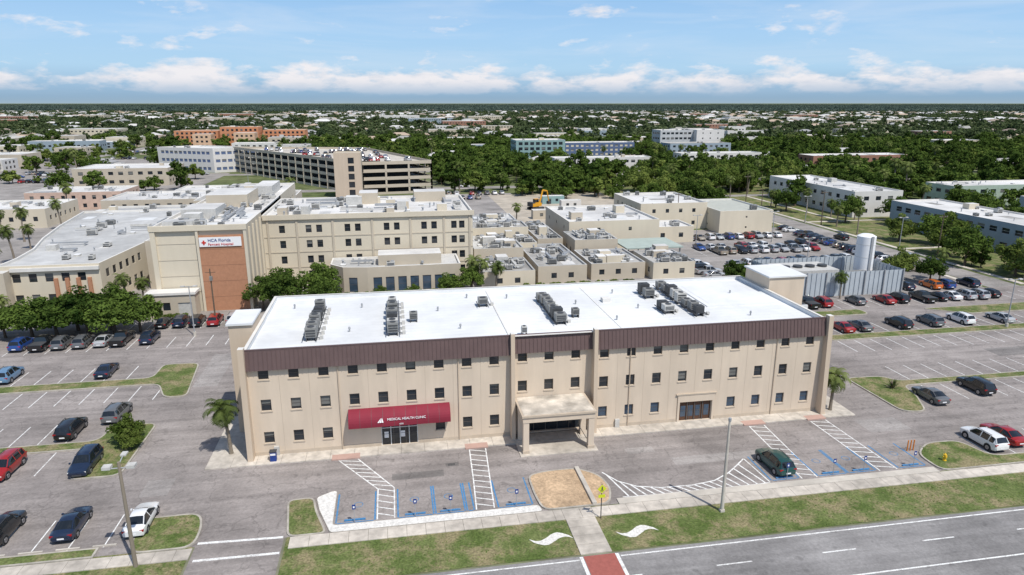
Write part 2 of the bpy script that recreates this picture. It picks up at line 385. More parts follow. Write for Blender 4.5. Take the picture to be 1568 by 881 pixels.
mb=MB(); mb.box(31.75,32.15,-14.4,-8.0,0,.36,M_conc); mb.obj('island_kerb_wall')
mb=MB(); mb.box(34.2,67.0,-14.65,-13.75,0,.11,M_conc,nobot=True); mb.obj('concrete_strip')
island('grass_island',[(67.3,-14.6),(67.3,-11.2),(70,-9.2),(73.8,-9.3),(74.6,-12.8),(150,-12.8),(150,-14.6)],M_grass)
island('grass_island',[(-12.2,28.6),(-17,28.8),(-17,24.0),(-110,24.0),(-110,21.6),(-15.5,21.6),(-13.6,17),(-10.8,17)],M_grass)
island('grass_island',[(-12,9.9),(-16.8,9.9),(-17,6.4),(-110,6.4),(-110,4.6),(-17,4.6),(-16.8,-1.7),(-12,-1.7)],M_grass)
island('grass_island',[(-9.5,-13.4),(-110,-13.4),(-110,-14.7),(-9.5,-14.7)],M_grass,r=0)
island('grass_island',[(72.8,8.3),(78,8),(79,6.3),(150,6.3),(150,4.7),(78.6,4.7),(78.2,2),(75.8,-2.6),(73,-2)],M_grass)
island('grass_island',[(80,24.2),(150,24.2),(150,21.8),(80,21.8)],M_grass,r=.8)
island('grass_island',[(84,35.8),(95,36),(95,33),(84,33)],M_grass)
island('grass_island',[(106,34.4),(150,35),(150,30.4),(112,30.4)],M_grass)
island('grass_island',[(138,-5),(150,-5),(150,45),(138,45)],M_grass,h=.16,r=0)

wm=MB(); bm_=MB()
def line(mb,x0,y0,x1,y1,w=.11,z=.022,m=None):
    m=m or M_white; d=Vector((x1-x0,y1-y0))
    if d.length<1e-4: return
    d.normalize(); n=Vector((-d.y,d.x))*w/2
    mb.face([(x0-n.x,y0-n.y,z),(x1-n.x,y1-n.y,z),(x1+n.x,y1+n.y,z),(x0+n.x,y0+n.y,z)],m)
def stalls(x0,x1,ya,yb,step=2.75,z=.022):
    x=x0
    while x<=x1: line(wm,x,ya,x,yb,z=z); x+=step
stalls(-100,-18,24.1,29); stalls(-100,-14.5,16.8,21.5); stalls(-100,-18,6.5,11.3); stalls(-100,-17.6,-.2,4.5); stalls(-100,-8.3,-13.3,-8.6)
stalls(-60,-3,36.2,41); stalls(-30,-6,45.1,49.5)
stalls(81,148,16.9,21.7); stalls(81,148,6.4,11.2); stalls(81,148,-.1,4.6); stalls(81,135,24.3,29); stalls(84,135,37,42); stalls(74.9,148,-12.7,-8)
stalls(88,118,98,103,z=.03);stalls(88,118,86,91,z=.03);stalls(88,118,81,86,z=.03);stalls(88,118,68,73,z=.03)
def hatch(c,step=.95,ang=.6):
    Lf,Rt=c
    for P_ in (Lf,Rt):
        for a,b in zip(P_,P_[1:]): line(wm,*a,*b,w=.12)
    def interp(P_,t):
        seg=[math.dist(a,b) for a,b in zip(P_,P_[1:])]; tot=sum(seg); s=t*tot
        for (a,b),l in zip(zip(P_,P_[1:]),seg):
            if s<=l+1e-6: return (a[0]+(b[0]-a[0])*s/l,a[1]+(b[1]-a[1])*s/l)
            s-=l
        return P_[-1]
    n=int(sum(math.dist(a,b) for a,b in zip(Lf,Lf[1:]))/step)
    for k in range(n):
        a=interp(Lf,(k+.1)/n); b=interp(Rt,min(1,(k+.1+ang)/n)); line(wm,*a,*b,w=.13,z=.026)
hatch(([(8.7,-2.2),(12.7,-8.3),(12.7,-13.2)],[(10.6,-2.2),(14.2,-8.3),(14.2,-13.2)]))
hatch(([(22.0,-2.2),(21.7,-8.4),(21.4,-13.2)],[(23.7,-2.2),(23.3,-8.4),(23.0,-13.2)]))
hatch(([(53.5,-2.3),(53.2,-8.5),(53.0,-13.4)],[(55.3,-2.3),(54.9,-8.5),(54.6,-13.4)]))
hatch(([(61.0,-2.3),(61.2,-8.5),(61.4,-13.4)],[(62.9,-2.3),(63.1,-8.5),(63.3,-13.4)]))
top=[(34.3,-9.0),(35.3,-10.8),(36.8,-12.0),(39,-12.6),(42,-12.7),(44.5,-12.3),(46.5,-11.2),(48,-10),(49.3,-8.9)]
bot=[(34.9,-13.5),(36,-13.6),(37.5,-13.65),(40,-13.65),(43,-13.65),(45,-13.65),(46.8,-13.65),(48.3,-13.65),(49.6,-13.5)]
for a,b in zip(top,top[1:]): line(wm,*a,*b,w=.14)
for a,b in zip(bot,bot[1:]): line(wm,*a,*b,w=.14)
line(wm,49.3,-8.9,49.6,-13.5,w=.12)
def yat(P_,x):
    for a,b in zip(P_,P_[1:]):
        if a[0]<=x<=b[0]: return a[1]+(b[1]-a[1])*(x-a[0])/(b[0]-a[0])
    return P_[-1][1]
x=34.6
while x<49:
    xb=min(x+.9,49.4); line(wm,x,yat(top,x)-.05,xb,yat(bot,xb),w=.16,z=.026); x+=.85
line(wm,-1.8,-14.1,5.0,-14.4,w=.28); line(wm,-1.6,-16.4,5.0,-16.5,w=.28)
for k in range(-40,60): line(wm,2.6+k*9.1,-24,5.6+k*9.1,-24,w=.13)
line(wm,-400,-21.55,28.6,-21.55,w=.14); line(wm,32.0,-21.55,700,-21.55,w=.14)
line(wm,43,-26.9,700,-26.9,w=.15); line(wm,-400,-26.9,27,-26.9,w=.15)
line(wm,28.8,-21.2,28.8,-40,w=.28,z=.028); line(wm,31.75,-21.2,31.75,-40,w=.28,z=.028)
wm.obj('road_markings')
sheet('brick_crosswalk',rect(29.0,-40,31.6,-21.15),.022,M_brick)
for xs_ in ((9.2,12.5),(14.5,17.6),(17.8,20.4),(20.6,21.2),(23.4,26.5),(49.9,52.8),(54.8,57.9),(58.1,61.1),(63.6,66.6)):
    for x in xs_: line(bm_,x,-8.6,x,-13.2,w=.14,z=.023,m=M_blue)
    line(bm_,xs_[0]+.1,-13.25,xs_[1]-.1,-13.25,w=.12,z=.023,m=M_blue)
for x in (11,16,19.1,25,51.4,56.3,59.6,65.1):
    for k in range(10):
        a=k*.628; line(bm_,x+.4*math.cos(a),-10.6+.4*math.sin(a),x+.4*math.cos(a+.63),-10.6+.4*math.sin(a+.63),w=.06,z=.023,m=M_blue)
bm_.obj('blue_parking_markings')
mb=MB()
for cx,cy in ((27.0,-18.5),(34.4,-18.7)):
    P_=[];Q_=[]
    for k in range(21):
        t=k/20; x=cx+(t-.5)*3.4; y=cy+.42*math.sin((t-.5)*2*math.pi); w=.40*math.sin(math.pi*min(max(t,.12),.88))**.5*random.uniform(.9,1.08)
        P_.append((x+.15,y-w,.045)); Q_.append((x-.15,y+w,.045))
    for k in range(20): mb.face([P_[k],P_[k+1],Q_[k+1],Q_[k]],M_gravw)
mb.obj('decorative_gravel_curve')
mb=MB()
for xc in (10.8,16,19.1,25,51.4,56.3,59.6,65.1): mb.box(xc-.9,xc+.9,-13.05,-12.9,.012,.14,M_blue,nobot=True)
for x in np.arange(-60,-9.5,2.75): mb.box(float(x)+.4,float(x)+2.2,-13.2,-13.05,.012,.12,M_conc,nobot=True)
mb.obj('wheel_stops')
mb=MB(); M_patch=asphalt_mat('asphalt_patch',(.20,.185,.175)); M_patch2=asphalt_mat('asphalt_patch_light',(.325,.30,.283))
for i,q in enumerate(((19.3,-5.3,20.6,-4.6),(-3,12,-1,14),(38,-6,41,-4.8),(70,10,74,16),(-9,-6,-6.5,-3),(42,-9,52,-7.4),(14,-7,19,-5.8),(-11,20,-8,32),(-30,-7,-22,-5),(100,12,112,15),(66,-6,71,-3))):
    mb.face([(q[0],q[1],.017),(q[2],q[1],.017),(q[2],q[3],.017),(q[0],q[3],.017)],M_patch if i%3==0 else M_patch2)
mb.obj('asphalt_patches')
mb=MB()
for k in range(6): mb.box(19.55+k*.12,19.62+k*.12,-5.15,-4.75,.018,.03,M_dark,nobot=True)
mb.obj('drain_grate')

# ---------------------------------------------------------------- main building
def medical_building():
    mb=MB(); W=63.2; D=20.3; Z=11.4; ZB=9.55
    xl=[1.8+2.9*i for i in range(9)]; xr=[37.05+3.04*i for i in range(9)]; xc=[28.1,31.0,33.95]
    def ops(xs,off,skip3=(),gl=None):
        o=[]
        for i,x in enumerate(xs):
            u=x-off
            o.append((u-.5,u+.5,8.4,9.42)); o.append((u-.5,u+.5,5.0,6.25))
            if i not in skip3: o.append((u-.5,u+.5,1.45,2.7,M_glassb) if gl else (u-.5,u+.5,1.45,2.7))
        return o
    oL=ops(xl,0,(3,4,5)); oL.append((13.0,16.8,.14,2.55))
    facade(mb,(0,0),(26.7,0),0,ZB,oL,M_stucco,M_glass,frame=M_frame,depth=.2)
    oC=ops(xc,27.1,(0,1,2)); oC.append((1.0,7.6,.14,3.1))
    facade(mb,(27.1,.35),(35.7,.35),0,ZB,oC,M_stucco,M_glass,frame=M_frame,depth=.25)
    oR=ops(xr,36.1,(3,4),True); oR.append((10.0,13.8,.14,2.5,M_doorb))
    facade(mb,(36.1,0),(W,0),0,ZB,oR,M_stucco,M_glass,frame=M_frame,depth=.2)
    mb.box(26.7,27.1,0.0,.35,0,ZB,M_stucco); mb.box(35.7,36.1,0.0,.35,0,ZB,M_stucco)
    for a,b in (((W,0),(W,D)),((W,D),(0,D)),((0,D),(0,0))):
        facade(mb,a,b,0,Z,[],M_stucco,M_glass)
    for xs in (xl,xc,xr):
        yy=.35 if xs is xc else 0
        for i,x in enumerate(xs):
            for z in (8.35,4.95,1.40):
                if z<2 and (xs is xc or (xs is xl and i in (3,4,5)) or (xs is xr and i in (3,4))): continue
                mb.box(x-.58,x+.58,yy-.06,yy-.002,z-.08,z+.04,M_joint)
    for x in [xl[i]+1.45 for i in range(8)]+[xr[i]+1.52 for i in range(8)]:
        z0=4.6 if 9<x<20.6 else (3.6 if 45<x<51 else .1)
        mb.box(x-.02,x+.02,-.008,.0,z0,ZB-.1,M_joint)
    for xa,xb in ((.3,12.9),(16.9,26.6),(36.2,45.7),(50.3,63.0)): mb.box(xa,xb,-.03,-.002,.13,.5,M_joint)
    for x in (9.0,21.2,40,57.3): mb.cyl((x,-.1,.2),(x,-.1,ZB-.1),.05,.05,M_fin,6)
    def mans(x0,x1,yb,dz=0):
        t=Z+.15-dz
        mb.face([(x0,yb-.38,ZB-.05),(x1,yb-.38,ZB-.05),(x1,yb-.08,t),(x0,yb-.08,t)],M_brown)
        mb.face([(x0,yb-.38,ZB-.05),(x0,yb-.002,ZB-.05),(x1,yb-.002,ZB-.05),(x1,yb-.38,ZB-.05)],M_brown)
        for xx in (x0,x1): mb.face([(xx,yb-.38,ZB-.05),(xx,yb-.08,t),(xx,yb+.3,t),(xx,yb+.3,ZB-.05)],M_brown)
        mb.box(x0,x1,yb-.12,yb+.12,t,t+.08,M_brown)
        n=int((x1-x0)/.42)
        for k in range(n+1):
            x=x0+(x1-x0)*k/n
            mb.face([(x-.022,yb-.43,ZB-.05),(x+.022,yb-.43,ZB-.05),(x+.022,yb-.13,t),(x-.022,yb-.13,t)],M_brown)
            mb.face([(x-.022,yb-.38,ZB-.05),(x-.022,yb-.43,ZB-.05),(x-.022,yb-.13,t),(x-.022,yb-.08,t)],M_brown)
            mb.face([(x+.022,yb-.43,ZB-.05),(x+.022,yb-.38,ZB-.05),(x+.022,yb-.08,t),(x+.022,yb-.13,t)],M_brown)
    mans(.25,26.7,0); mans(27.1,35.7,.35,.12); mans(36.1,62.9,0)
    for x,w in ((.0,.55),(26.9,.42),(35.9,.42),(63.3,.55)):
        a,b=x-w/2,x+w/2; yb,yt=-1.15,-.62
        P=[(a,yb,0),(b,yb,0),(b,.1,0),(a,.1,0),(a,yt,11.9),(b,yt,11.9),(b,.1,11.9),(a,.1,11.9)]
        for f in ((0,1,5,4),(1,2,6,5),(2,3,7,6),(3,0,4,7),(4,5,6,7)): mb.face([P[i] for i in f],M_fin if f!=(4,5,6,7) else M_para)
    zr=Z-.45; par=Z+.05; t=.35
    mb.face([(t,t,zr),(W-t,t,zr),(W-t,D-t,zr),(t,D-t,zr)],M_roofw)
    for k in range(1,20): mb.face([(t+.02,k*1.0,zr+.006),(W-t-.02,k*1.0,zr+.006),(W-t-.02,k*1.0+.035,zr+.006),(t+.02,k*1.0+.035,zr+.006)],M_seam)
    mb.box(0,W,.0,t,Z,par+.02,M_para); mb.face([(0,t,zr),(0,t,par),(W,t,par),(W,t,zr)],M_roofw)
    mb.box(0,W,D-t,D,Z,par,M_para); mb.face([(0,D-t,zr),(W,D-t,zr),(W,D-t,par),(0,D-t,par)],M_roofw)
    mb.box(0,t,t,D-t,Z,par,M_para); mb.face([(t,t,zr),(t,t,par),(t,D-t,par),(t,D-t,zr)],M_roofw)
    mb.box(W-t,W,t,D-t,Z,par,M_para); mb.face([(W-t,t,zr),(W-t,D-t,zr),(W-t,D-t,par),(W-t,t,par)],M_roofw)
    mb.box(52.5,62,8,18.5,zr,zr+.12,M_roofw); mb.box(53.2,61.2,9,17.5,zr+.12,zr+.14,M_roofw)
    mb.box(26.8,26.95,t,D-t,zr,zr+.09,M_para)
    mb.box(39.5,39.6,t,D-t,zr,zr+.05,M_para)
    def row(x,ys):
        mb.box(x-.75,x-.67,min(ys)-1,max(ys)+1,zr+.3,zr+.38,M_dark); mb.box(x+.67,x+.75,min(ys)-1,max(ys)+1,zr+.3,zr+.38,M_dark)
        for y in ys:
            ac_unit(mb,x+random.uniform(-.12,.12),y,zr,random.choice([1.0,1.15,1.25]),random.choice([.95,1.1]),random.choice([.7,.85,1.05]),random.choice([M_unit,M_unit,M_dark,M_unitl]),.4)
            mb.box(x+.95,x+1.3,y-.12,y+.12,zr,zr+.4,M_unitl)
            mb.cyl((x+.6,y,zr+.2),(x+1.1,y,zr+.2),.04,.04,M_dark,5)
    row(6.1,[4.0,5.6,7.2,9.2,10.8,12.6,14.2]); row(14.7,[4.2,5.8,7.6,9.9,11.8,13.6,15.2])
    row(33.2,[4.9,6.4,7.9,9.4,10.9,12.4,13.9]); row(50.0,[5.0,6.7,8.4,10.1,11.8,13.5,15.2,16.8])
    row(47.0,[13.2,15.0]); row(46.8,[6.6,8.0]); row(25.6,[13.2])
    ac_unit(mb,17.0,8.5,zr,.9,.8,.8); ac_unit(mb,35.6,7,zr,.8,.8,.7); ac_unit(mb,28.5,1.6,zr,.6,.5,.7,M_unitl)
    for x,y in ((3,16),(10,6),(11,15),(20,12),(22,5),(29,16),(40,5),(43,16),(44,9),(56,4),(58,13),(24,17),(37,12)): vent(mb,x,y,zr,.14,.35)
    mb.box(40.5,41.5,12,13,zr,zr+.5,M_para)
    tw=rect(-2.4,5.8,-.02,10.7)
    for k in range(4): facade(mb,tw[k],tw[(k+1)%4],0,12.4,[],M_fin,M_glass)
    mb.box(-2.6,.1,5.6,10.9,12.4,12.62,M_roofw)
    tw=rect(63.22,12.6,68.2,18.8)
    for k in range(4): facade(mb,tw[k],tw[(k+1)%4],0,13.0,[],M_stucco,M_glass)
    mb.box(63.0,68.4,12.4,19.0,13.0,13.2,M_roofw)
    x0,x1,yf=27.3,34.9,-4.3
    mb.box(x0,x1,yf,.3,3.55,4.15,M_stucco); mb.box(x0-.12,x1+.12,yf-.12,.3,4.15,4.35,M_joint)
    mb.box(x0+.1,x1-.1,yf+.1,.28,4.35,4.37,mat('portico_roof',(.50,.45,.38),var=.35,scale=.6,var2=.25,scale2=.5))
    for x in (x0+.05,x1-.65):
        mb.box(x,x+.6,yf+.05,yf+.65,0,3.55,M_stucco); mb.box(x-.06,x+.66,yf-.01,yf+.71,0,.4,M_joint)
        mb.box(x,x+.6,-1.2,-.6,0,3.55,M_stucco)
    mb.box(x0-.3,x1+.3,-4.8,-1.92,0,.10,M_walk,nobot=True)
    for sx in (x0+.62,x1-.68): mb.box(sx,sx+.05,yf+.7,-1.2,.9,.95,M_dark)
    mb.box(45.8,50.2,-.12,-.003,2.5,3.35,M_stucco); mb.box(45.6,50.4,-.18,-.003,3.35,3.5,M_joint)
    for x in (45.8,49.95): mb.box(x,x+.25,-.12,-.003,.13,2.5,M_stucco)
    for x in (47.05,47.95,48.9): mb.box(x-.04,x+.04,.10,.19,.15,2.45,M_frame)
    for x,w in ((46.3,.6),(47.2,.6),(48.1,.6),(49.1,.6)): mb.box(x,x+w,.185,.195,.6,1.9,M_glassb)
    for x in (13.0,13.95,14.9,15.85,16.72): mb.box(x,x+.08,.06,.16,.14,2.5,M_whitef)
    mb.box(13.08,16.72,.08,.15,2.05,2.13,M_whitef)
    for x in (13.3,15.0): mb.box(x,x+.45,.185,.195,.9,1.6,M_sign)
    mb.box(38.5,39.0,-.25,-.035,.13,1.1,M_unitl); mb.box(2.2,2.7,-.3,-.035,.13,1.1,M_unitl)
    prof=[]
    for k in range(9):
        a=k/8*math.pi/2; prof.append((-.02-1.35*math.sin(a), 3.25+1.3*math.cos(a)))
    prof.append((prof[-1][0],2.95))
    for (ya,za),(yb,zb) in zip(prof,prof[1:]): mb.face([(9.8,ya,za),(9.8,yb,zb),(20.2,yb,zb),(20.2,ya,za)],M_red)
    for x in (9.8,20.2): mb.face([(x,ya,za) for ya,za in prof]+[(x,-.02,2.95)],M_red)
    for k in range(1,9):
        x=9.8+k*1.155
        for (ya,za),(yb,zb) in zip(prof[1:],prof[2:]): mb.face([(x-.015,ya-.012,za+.008),(x-.015,yb-.012,zb+.008),(x+.015,yb-.012,zb+.008),(x+.015,ya-.012,za+.008)],M_brown)
    return mb.obj('medical_office_building')
MAIN=medical_building(); occupy(rect(-3,-2,69,21))
def text(body,loc,size,rot,m,parent,name='lettering',ext=.02,align='LEFT'):
    c=bpy.data.curves.new(name,'FONT'); c.body=body; c.size=size; c.extrude=ext; c.align_x=align; c.materials.append(m)
    o=bpy.data.objects.new(name,c); o.location=loc; o.rotation_euler=rot; link(o); o.parent=parent; return o
text('MEDICAL HEALTH CLINIC',(13.7,-1.40,3.62),.34,(math.radians(66),0,0),M_sign,MAIN)
text('4300',(14.9,-1.40,3.10),.22,(math.radians(90),0,0),M_sign,MAIN)
mb=MB()
for k in range(3): mb.face([(12.7+k*.22,-1.42,3.45),(12.88+k*.22,-1.42,3.45),(13.1+k*.05,-1.24,3.9)],M_sign)
e=mb.obj('awning_emblem'); e.parent=MAIN

# ---------------------------------------------------------------- hospital complex
def hosp():
    mb=MB()
    A=ccw(rect(-25,55,-9.8,120)); H=14.9
    facade(mb,A[0],A[1],0,H,[],M_tan,M_glass)
    facade(mb,(-9.8,55),(-9.8,70),0,H,[],M_tan2,M_glass)
    facade(mb,(-9.8,95),(-9.8,120),0,H,[(3+k*4,4.2+k*4,11,12.4) for k in range(5)],M_tan,M_glass)
    facade(mb,A[2],A[3],0,H,[],M_tan,M_glass); facade(mb,A[3],A[0],0,H,[],M_tan,M_glass)
    roof_top(mb,A,H,M_lroof,M_para,.5)
    mb.box(-17.5,-10.2,54.7,54.99,0,13.3,M_obrick)
    mb.box(-17.9,-17.51,54.6,54.99,0,14.19,M_tan); mb.box(-10.19,-9.7,54.6,54.99,0,14.19,M_tan)
    mb.box(-25.1,-24.3,54.6,54.99,0,14.19,M_tan); mb.box(-25.2,-9.6,54.5,54.99,14.2,15.1,M_tan)
    for z in (3.5,6.3,9.1,11.9): mb.box(-24.3,-17.9,54.95,54.99,z,z+.06,M_tan2); mb.box(-17.5,-10.2,54.68,54.698,z-1,z-.95,mat('brick_joint',(.30,.16,.10)))
    for y in (57,60.5,64,67.5): mb.box(-9.8,-9.5,y,y+.5,0,14.2,M_tan)
    B=ccw(rect(-9.79,70,31,95)); HB=14.1; ops=[]
    for c,offs in ((-6.2,(0,)),(-.2,(-1,1)),(7.2,(-1,1)),(14.8,(-1,1)),(22.2,(-1,1)),(28.0,(-.8,.8))):
        for s_ in offs:
            for z in (2.2,5.2,8.3,11.3):
                u=c+s_+9.79; ops.append((u-.55,u+.55,z-.75,z+.75))
    facade(mb,B[0],B[1],0,HB,ops,M_tan,M_glass,frame=M_frame,depth=.2)
    for x in (-8.8,-3.4,3.4,11,18.5,25.2,30.4):
        mb.box(x-.2,x+.2,69.85,69.998,0,13.2,M_tan2)
    mb.box(-9.6,31.3,69.6,69.99,13.2,14.15,M_tan)
    for z in (3.7,6.75,9.8): mb.box(-9.6,31,69.93,69.996,z-.1,z+.1,M_tan2)
    facade(mb,B[1],B[2],0,HB,[(3+k*5,4.2+k*5,zz,zz+1.3) for k in range(4) for zz in (4.5,7.6,10.6)],M_tan,M_glass)
    facade(mb,B[2],B[3],0,HB,[],M_tan,M_glass)
    roof_top(mb,B,HB,M_lroof,M_para,.5)
    rr=random.Random(3)
    mb.box(-23,-17,66,74,14.4,16.2,M_unitl,top=M_lroof); mb.box(-22,-14,80,92,14.4,17.0,M_tan2,top=M_lroof); mb.box(-16,-12,98,110,14.4,16.6,M_unitl,top=M_lroof)
    mb.box(-24,-19,58,61,14.4,15.3,M_unitl,top=M_groof); mb.box(8,12,86,92,13.6,16,M_tan2,top=M_lroof); mb.box(20,27,88,93,13.6,15.8,M_tan2,top=M_lroof)
    clutter(mb,A,14.4,90,rr); clutter(mb,B,13.6,70,rr)
    for k in range(3): mb.box(-20+k*2.6,-19.7+k*2.6,62,118,14.7,14.95,M_metal)
    an=rect(-26,51.8,-18.4,54.59)
    facade(mb,an[0],an[1],0,3.9,[(.8,1.6,.1,2.3,M_whitef),(2.4,3.6,1.2,2.6),(4.8,7,.1,2.5,M_unitl)],M_tan2,M_glass); facade(mb,an[1],an[2],0,3.9,[],M_tan2,M_glass); facade(mb,an[3],an[0],0,3.9,[],M_tan2,M_glass)
    mb.box(-26.2,-18.2,51.6,54.59,3.9,4.3,M_para)
    pv=ccw([(3,64),(5.5,61),(10,60.2),(27.5,60.6),(27.5,69.6),(3,69.6)])
    for k in range(6):
        a,b=pv[k],pv[(k+1)%6]; L=math.dist(a,b)
        facade(mb,a,b,0,5.4,[(1+j*2.3,2.6+j*2.3,.6,3.4) for j in range(int((L-1)/2.3))] if k!=4 and L<26 else [],M_tan2,M_glassb,frame=M_frame)
    roof_top(mb,pv,5.4,M_groof,M_para,.4); mb.box(12,24,63,68,5,7.0,M_tan2,top=M_lroof)
    clutter(mb,pv,5.0,16,rr)
    o=mb.obj('hospital_building'); occupy(A);occupy(B);occupy(pv)
    s=MB(); s.box(-17.4,-10.6,54.52,54.67,11.4,13.0,M_sign); s.box(-17.0,-16.3,54.48,54.515,12.0,12.25,M_signred); s.box(-16.77,-16.53,54.47,54.51,11.75,12.5,M_signred)
    so=s.obj('sign_panel'); so.parent=o
    text('HCA Florida',(-16.0,54.49,12.25),.72,(math.radians(90),0,0),M_signblue,o,'sign_lettering')
    text('Fawcett Hospital',(-16.0,54.49,11.6),.6,(math.radians(90),0,0),M_signred,o,'sign_lettering')
hosp()

building('hospital_west_wing',[(-36,60.8),(-34.5,79),(-32,128),(-64,126),(-60.5,104),(-57,88),(-53.6,76.5),(-52.5,68),(-52.5,60.8)],7.9,2,M_tan,M_groof,M_glass,(1.3,1.5),2.6,.45,ac=60,frame=M_frame)
def colonn(mb):
    for k in range(4): mb.box(-43.5+k*1.8,-42.9+k*1.8,60.4,60.79,1.0,5.5,M_obrick)
    mb.box(-50.1,-36,60.3,60.78,6.9,7.5,M_para)
building('hospital_glass_entrance',rect(-60,58.5,-50.2,60.7),7.2,2,M_tan2,M_lroof,M_glassb,(1.9,2.6),2.2,.4,frame=M_whitef,extra=colonn)
building('hospital_link',rect(-31.9,72,-25.05,118),9.5,3,M_tan2,M_groof,M_glass,(1.2,1.3),3,.5,ac=14)
building('hospital_rear_block',rect(-38,130,-12,150),9.5,2,M_tan2,M_groof2,ac=24)
building('clinic_block',rect(-66,132,-40,152),5.5,1,M_tan,M_groof,ac=20)
building('clinic_block',rect(-72,158,-30,180),6.5,2,M_tan2,M_lroof,ac=24)
building('clinic_block',rect(-112,150,-84,172),5.5,1,M_tan,M_lroof,ac=16)
building('clinic_block',rect(-106,186,-76,204),6,2,mat('pink_wall',(.55,.40,.32)),M_lroof,ac=16)
building('clinic_block',rect(-60,190,-28,204),5.5,1,M_wwall,M_lroof,ac=16)
building('clinic_block',rect(2,102,26,126),6.5,2,M_tan,M_groof2,ac=34)
building('clinic_block',rect(4,132,30,150),5.5,1,M_tan2,M_groof,ac=20)
rr=random.Random(11)
for (a,b,c,d,h,m) in ((31.5,60,42,72,3.6,M_groof2),(31.5,72.3,42,81,5.6,M_groof),(33,82,47,92,4.6,M_groof2),(33,92.3,47,101,6.4,M_groof2),(43,62,53,84,3.8,M_groof2),(48,86,54,108,4.6,M_groof2),(32,102,47.5,122,5.0,M_groof),(54.5,64,66,78,3.4,M_groof2),(55,79,65,90,5.4,M_groof),(67,62,76,74,3.6,M_groof2)):
    building('service_building',rect(a,b,c,d),h,1,rr.choice([M_tan2,M_tan,M_tan2]),m,M_glass,(1.1,1.1),3.5,.35,ac=44,cap=M_groof)
building('plant_building',rect(57,92,80,118),7.3,2,M_tan,M_lroof,M_glass,(.8,.9),8,.5,ac=16)
building('plant_building',rect(80.1,98,92,108),4.2,1,M_tan,M_lroof,M_glass,(1.2,1.2),5,.4,ac=6)
building('plant_building',rect(84,116,104,140),7.6,2,M_tan,M_lroof,M_glass,(1.0,1.1),4,.5,ac=12)
building('plant_building',rect(104.1,108,120,132),6.2,2,M_tan,mat('green_metal_roof',(.42,.43,.38),var=.1),M_glass,(.5,.5),9,.4,ac=3)
mb=MB()
mb.box(66.5,80,77,88,3.2,3.5,mat('canopy_roof',(.36,.42,.38),var=.1))
for x in (67,73,79.3):
    for y in (77.5,87.3): mb.box(x,x+.25,y,y+.25,0,3.2,M_metal)
mb.obj('carport_canopy')

def garage():
    mb=MB(); P=ccw([(4.1,208),(31,212),(2,300),(-66,318)]); n=4; fh=3.0
    for f in range(5):
        z=f*fh
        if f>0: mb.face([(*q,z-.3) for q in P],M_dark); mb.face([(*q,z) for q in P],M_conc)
        z0=z-.3 if f else 0
        for k in range(n):
            a=Vector(P[k]);b=Vector(P[(k+1)%n]);d=(b-a).normalized();nn=Vector((d.y,-d.x))*.25
            mb.face([(a.x+nn.x,a.y+nn.y,z0),(b.x+nn.x,b.y+nn.y,z0),(b.x+nn.x,b.y+nn.y,z+.95),(a.x+nn.x,a.y+nn.y,z+.95)],M_tan2)
            mb.face([(a.x+nn.x,a.y+nn.y,z+.95),(b.x+nn.x,b.y+nn.y,z+.95),(b.x,b.y,z+.95),(a.x,a.y,z+.95)],M_tan)
            mb.face([(b.x,b.y,z),(a.x,a.y,z),(a.x,a.y,z+.95),(b.x,b.y,z+.95)],M_tan2)
            if f<4:
                L=(b-a).length; c=int(L/7)
                for j in range(c+1):
                    q=a+d*(L*j/c); mb.box(q.x-.35,q.x+.35,q.y-.35,q.y+.35,z+.01,z+fh-.31,M_tan2)
    mb.prism(ccw(inset(P,7)),0,11.5,M_dark)  # dark core and dark slab undersides paint the shade inside the decks
    tw=rect(-6,200,4,210)
    for k in range(4): facade(mb,tw[k],tw[(k+1)%4],0,17,[(5.2,7.4,1+3*j,3.2+3*j) for j in range(5)] if k==0 else [],M_fin if k==0 else M_tan2,M_glass)
    roof_top(mb,tw,17,M_tan2,M_tan2,.4)
    occupy(P); return mb.obj('parking_garage'),P
GAR,GP=garage()
building('white_office_building',[(-107,330),(-75,312),(-55,322),(-88,342)],12.5,3,M_wwall,M_lroof,M_navy,(2.2,1.5),3.0,.6,ac=12)
for (x,y,w,d,h) in ((-159,545,34,22,13),(-122,540,30,20,16),(-90,550,34,22,13)):
    building('orange_apartment_building',rect(x,y,x+w,y+d),h,4,M_orange,mat('terracotta_roof',(.45,.18,.10)),M_glass,(1.8,1.8),3.6,.6,ac=6,cap=M_tan)
building('orange_apartment_building',rect(-140,525,-126,538),11,3,mat('peach_wall',(.62,.42,.28)),MATS['terracotta_roof'],M_glass,(1.8,1.6),3.6,.6)
building('orange_apartment_building',rect(-108,522,-92,536),12,3,MATS['peach_wall'],MATS['terracotta_roof'],M_glass,(1.8,1.6),3.6,.6)
building('teal_apartment_building',rect(91,353,122,372),13,4,M_teal,M_lroof,M_glass,(2.4,1.8),3.6,.6,ac=6)
building('blue_apartment_building',rect(122.1,356,168,370),11,4,M_navy,M_lroof,M_tan,(1.8,1.3),3.2,.6,ac=6)
building('office_block',rect(214,428,240,445),15.5,4,mat('pale_grey_wall',(.48,.49,.49)),M_lroof,M_glass,(2.4,1.5),3.4,.6,ac=5)
building('office_block',rect(240.1,422,262,440),15.8,4,M_wwall,M_lroof,M_glass,(1.0,1.0),6,.6,ac=3)
building('apartment_building',rect(99,284,152,295),7.4,2,M_wwall,M_lroof,M_glass,(2.2,1.4),3.6,.4,ac=6)
building('apartment_building',rect(158,126,175,176),8.2,2,M_wwall,M_lroof,M_glass,(1.8,1.3),4.2,.4,ac=14)
building('apartment_building',rect(160,62,176,112),7.4,2,M_bwall,M_lroof,M_glass,(2.2,1.4),3.6,.4,ac=14,frame=M_whitef)
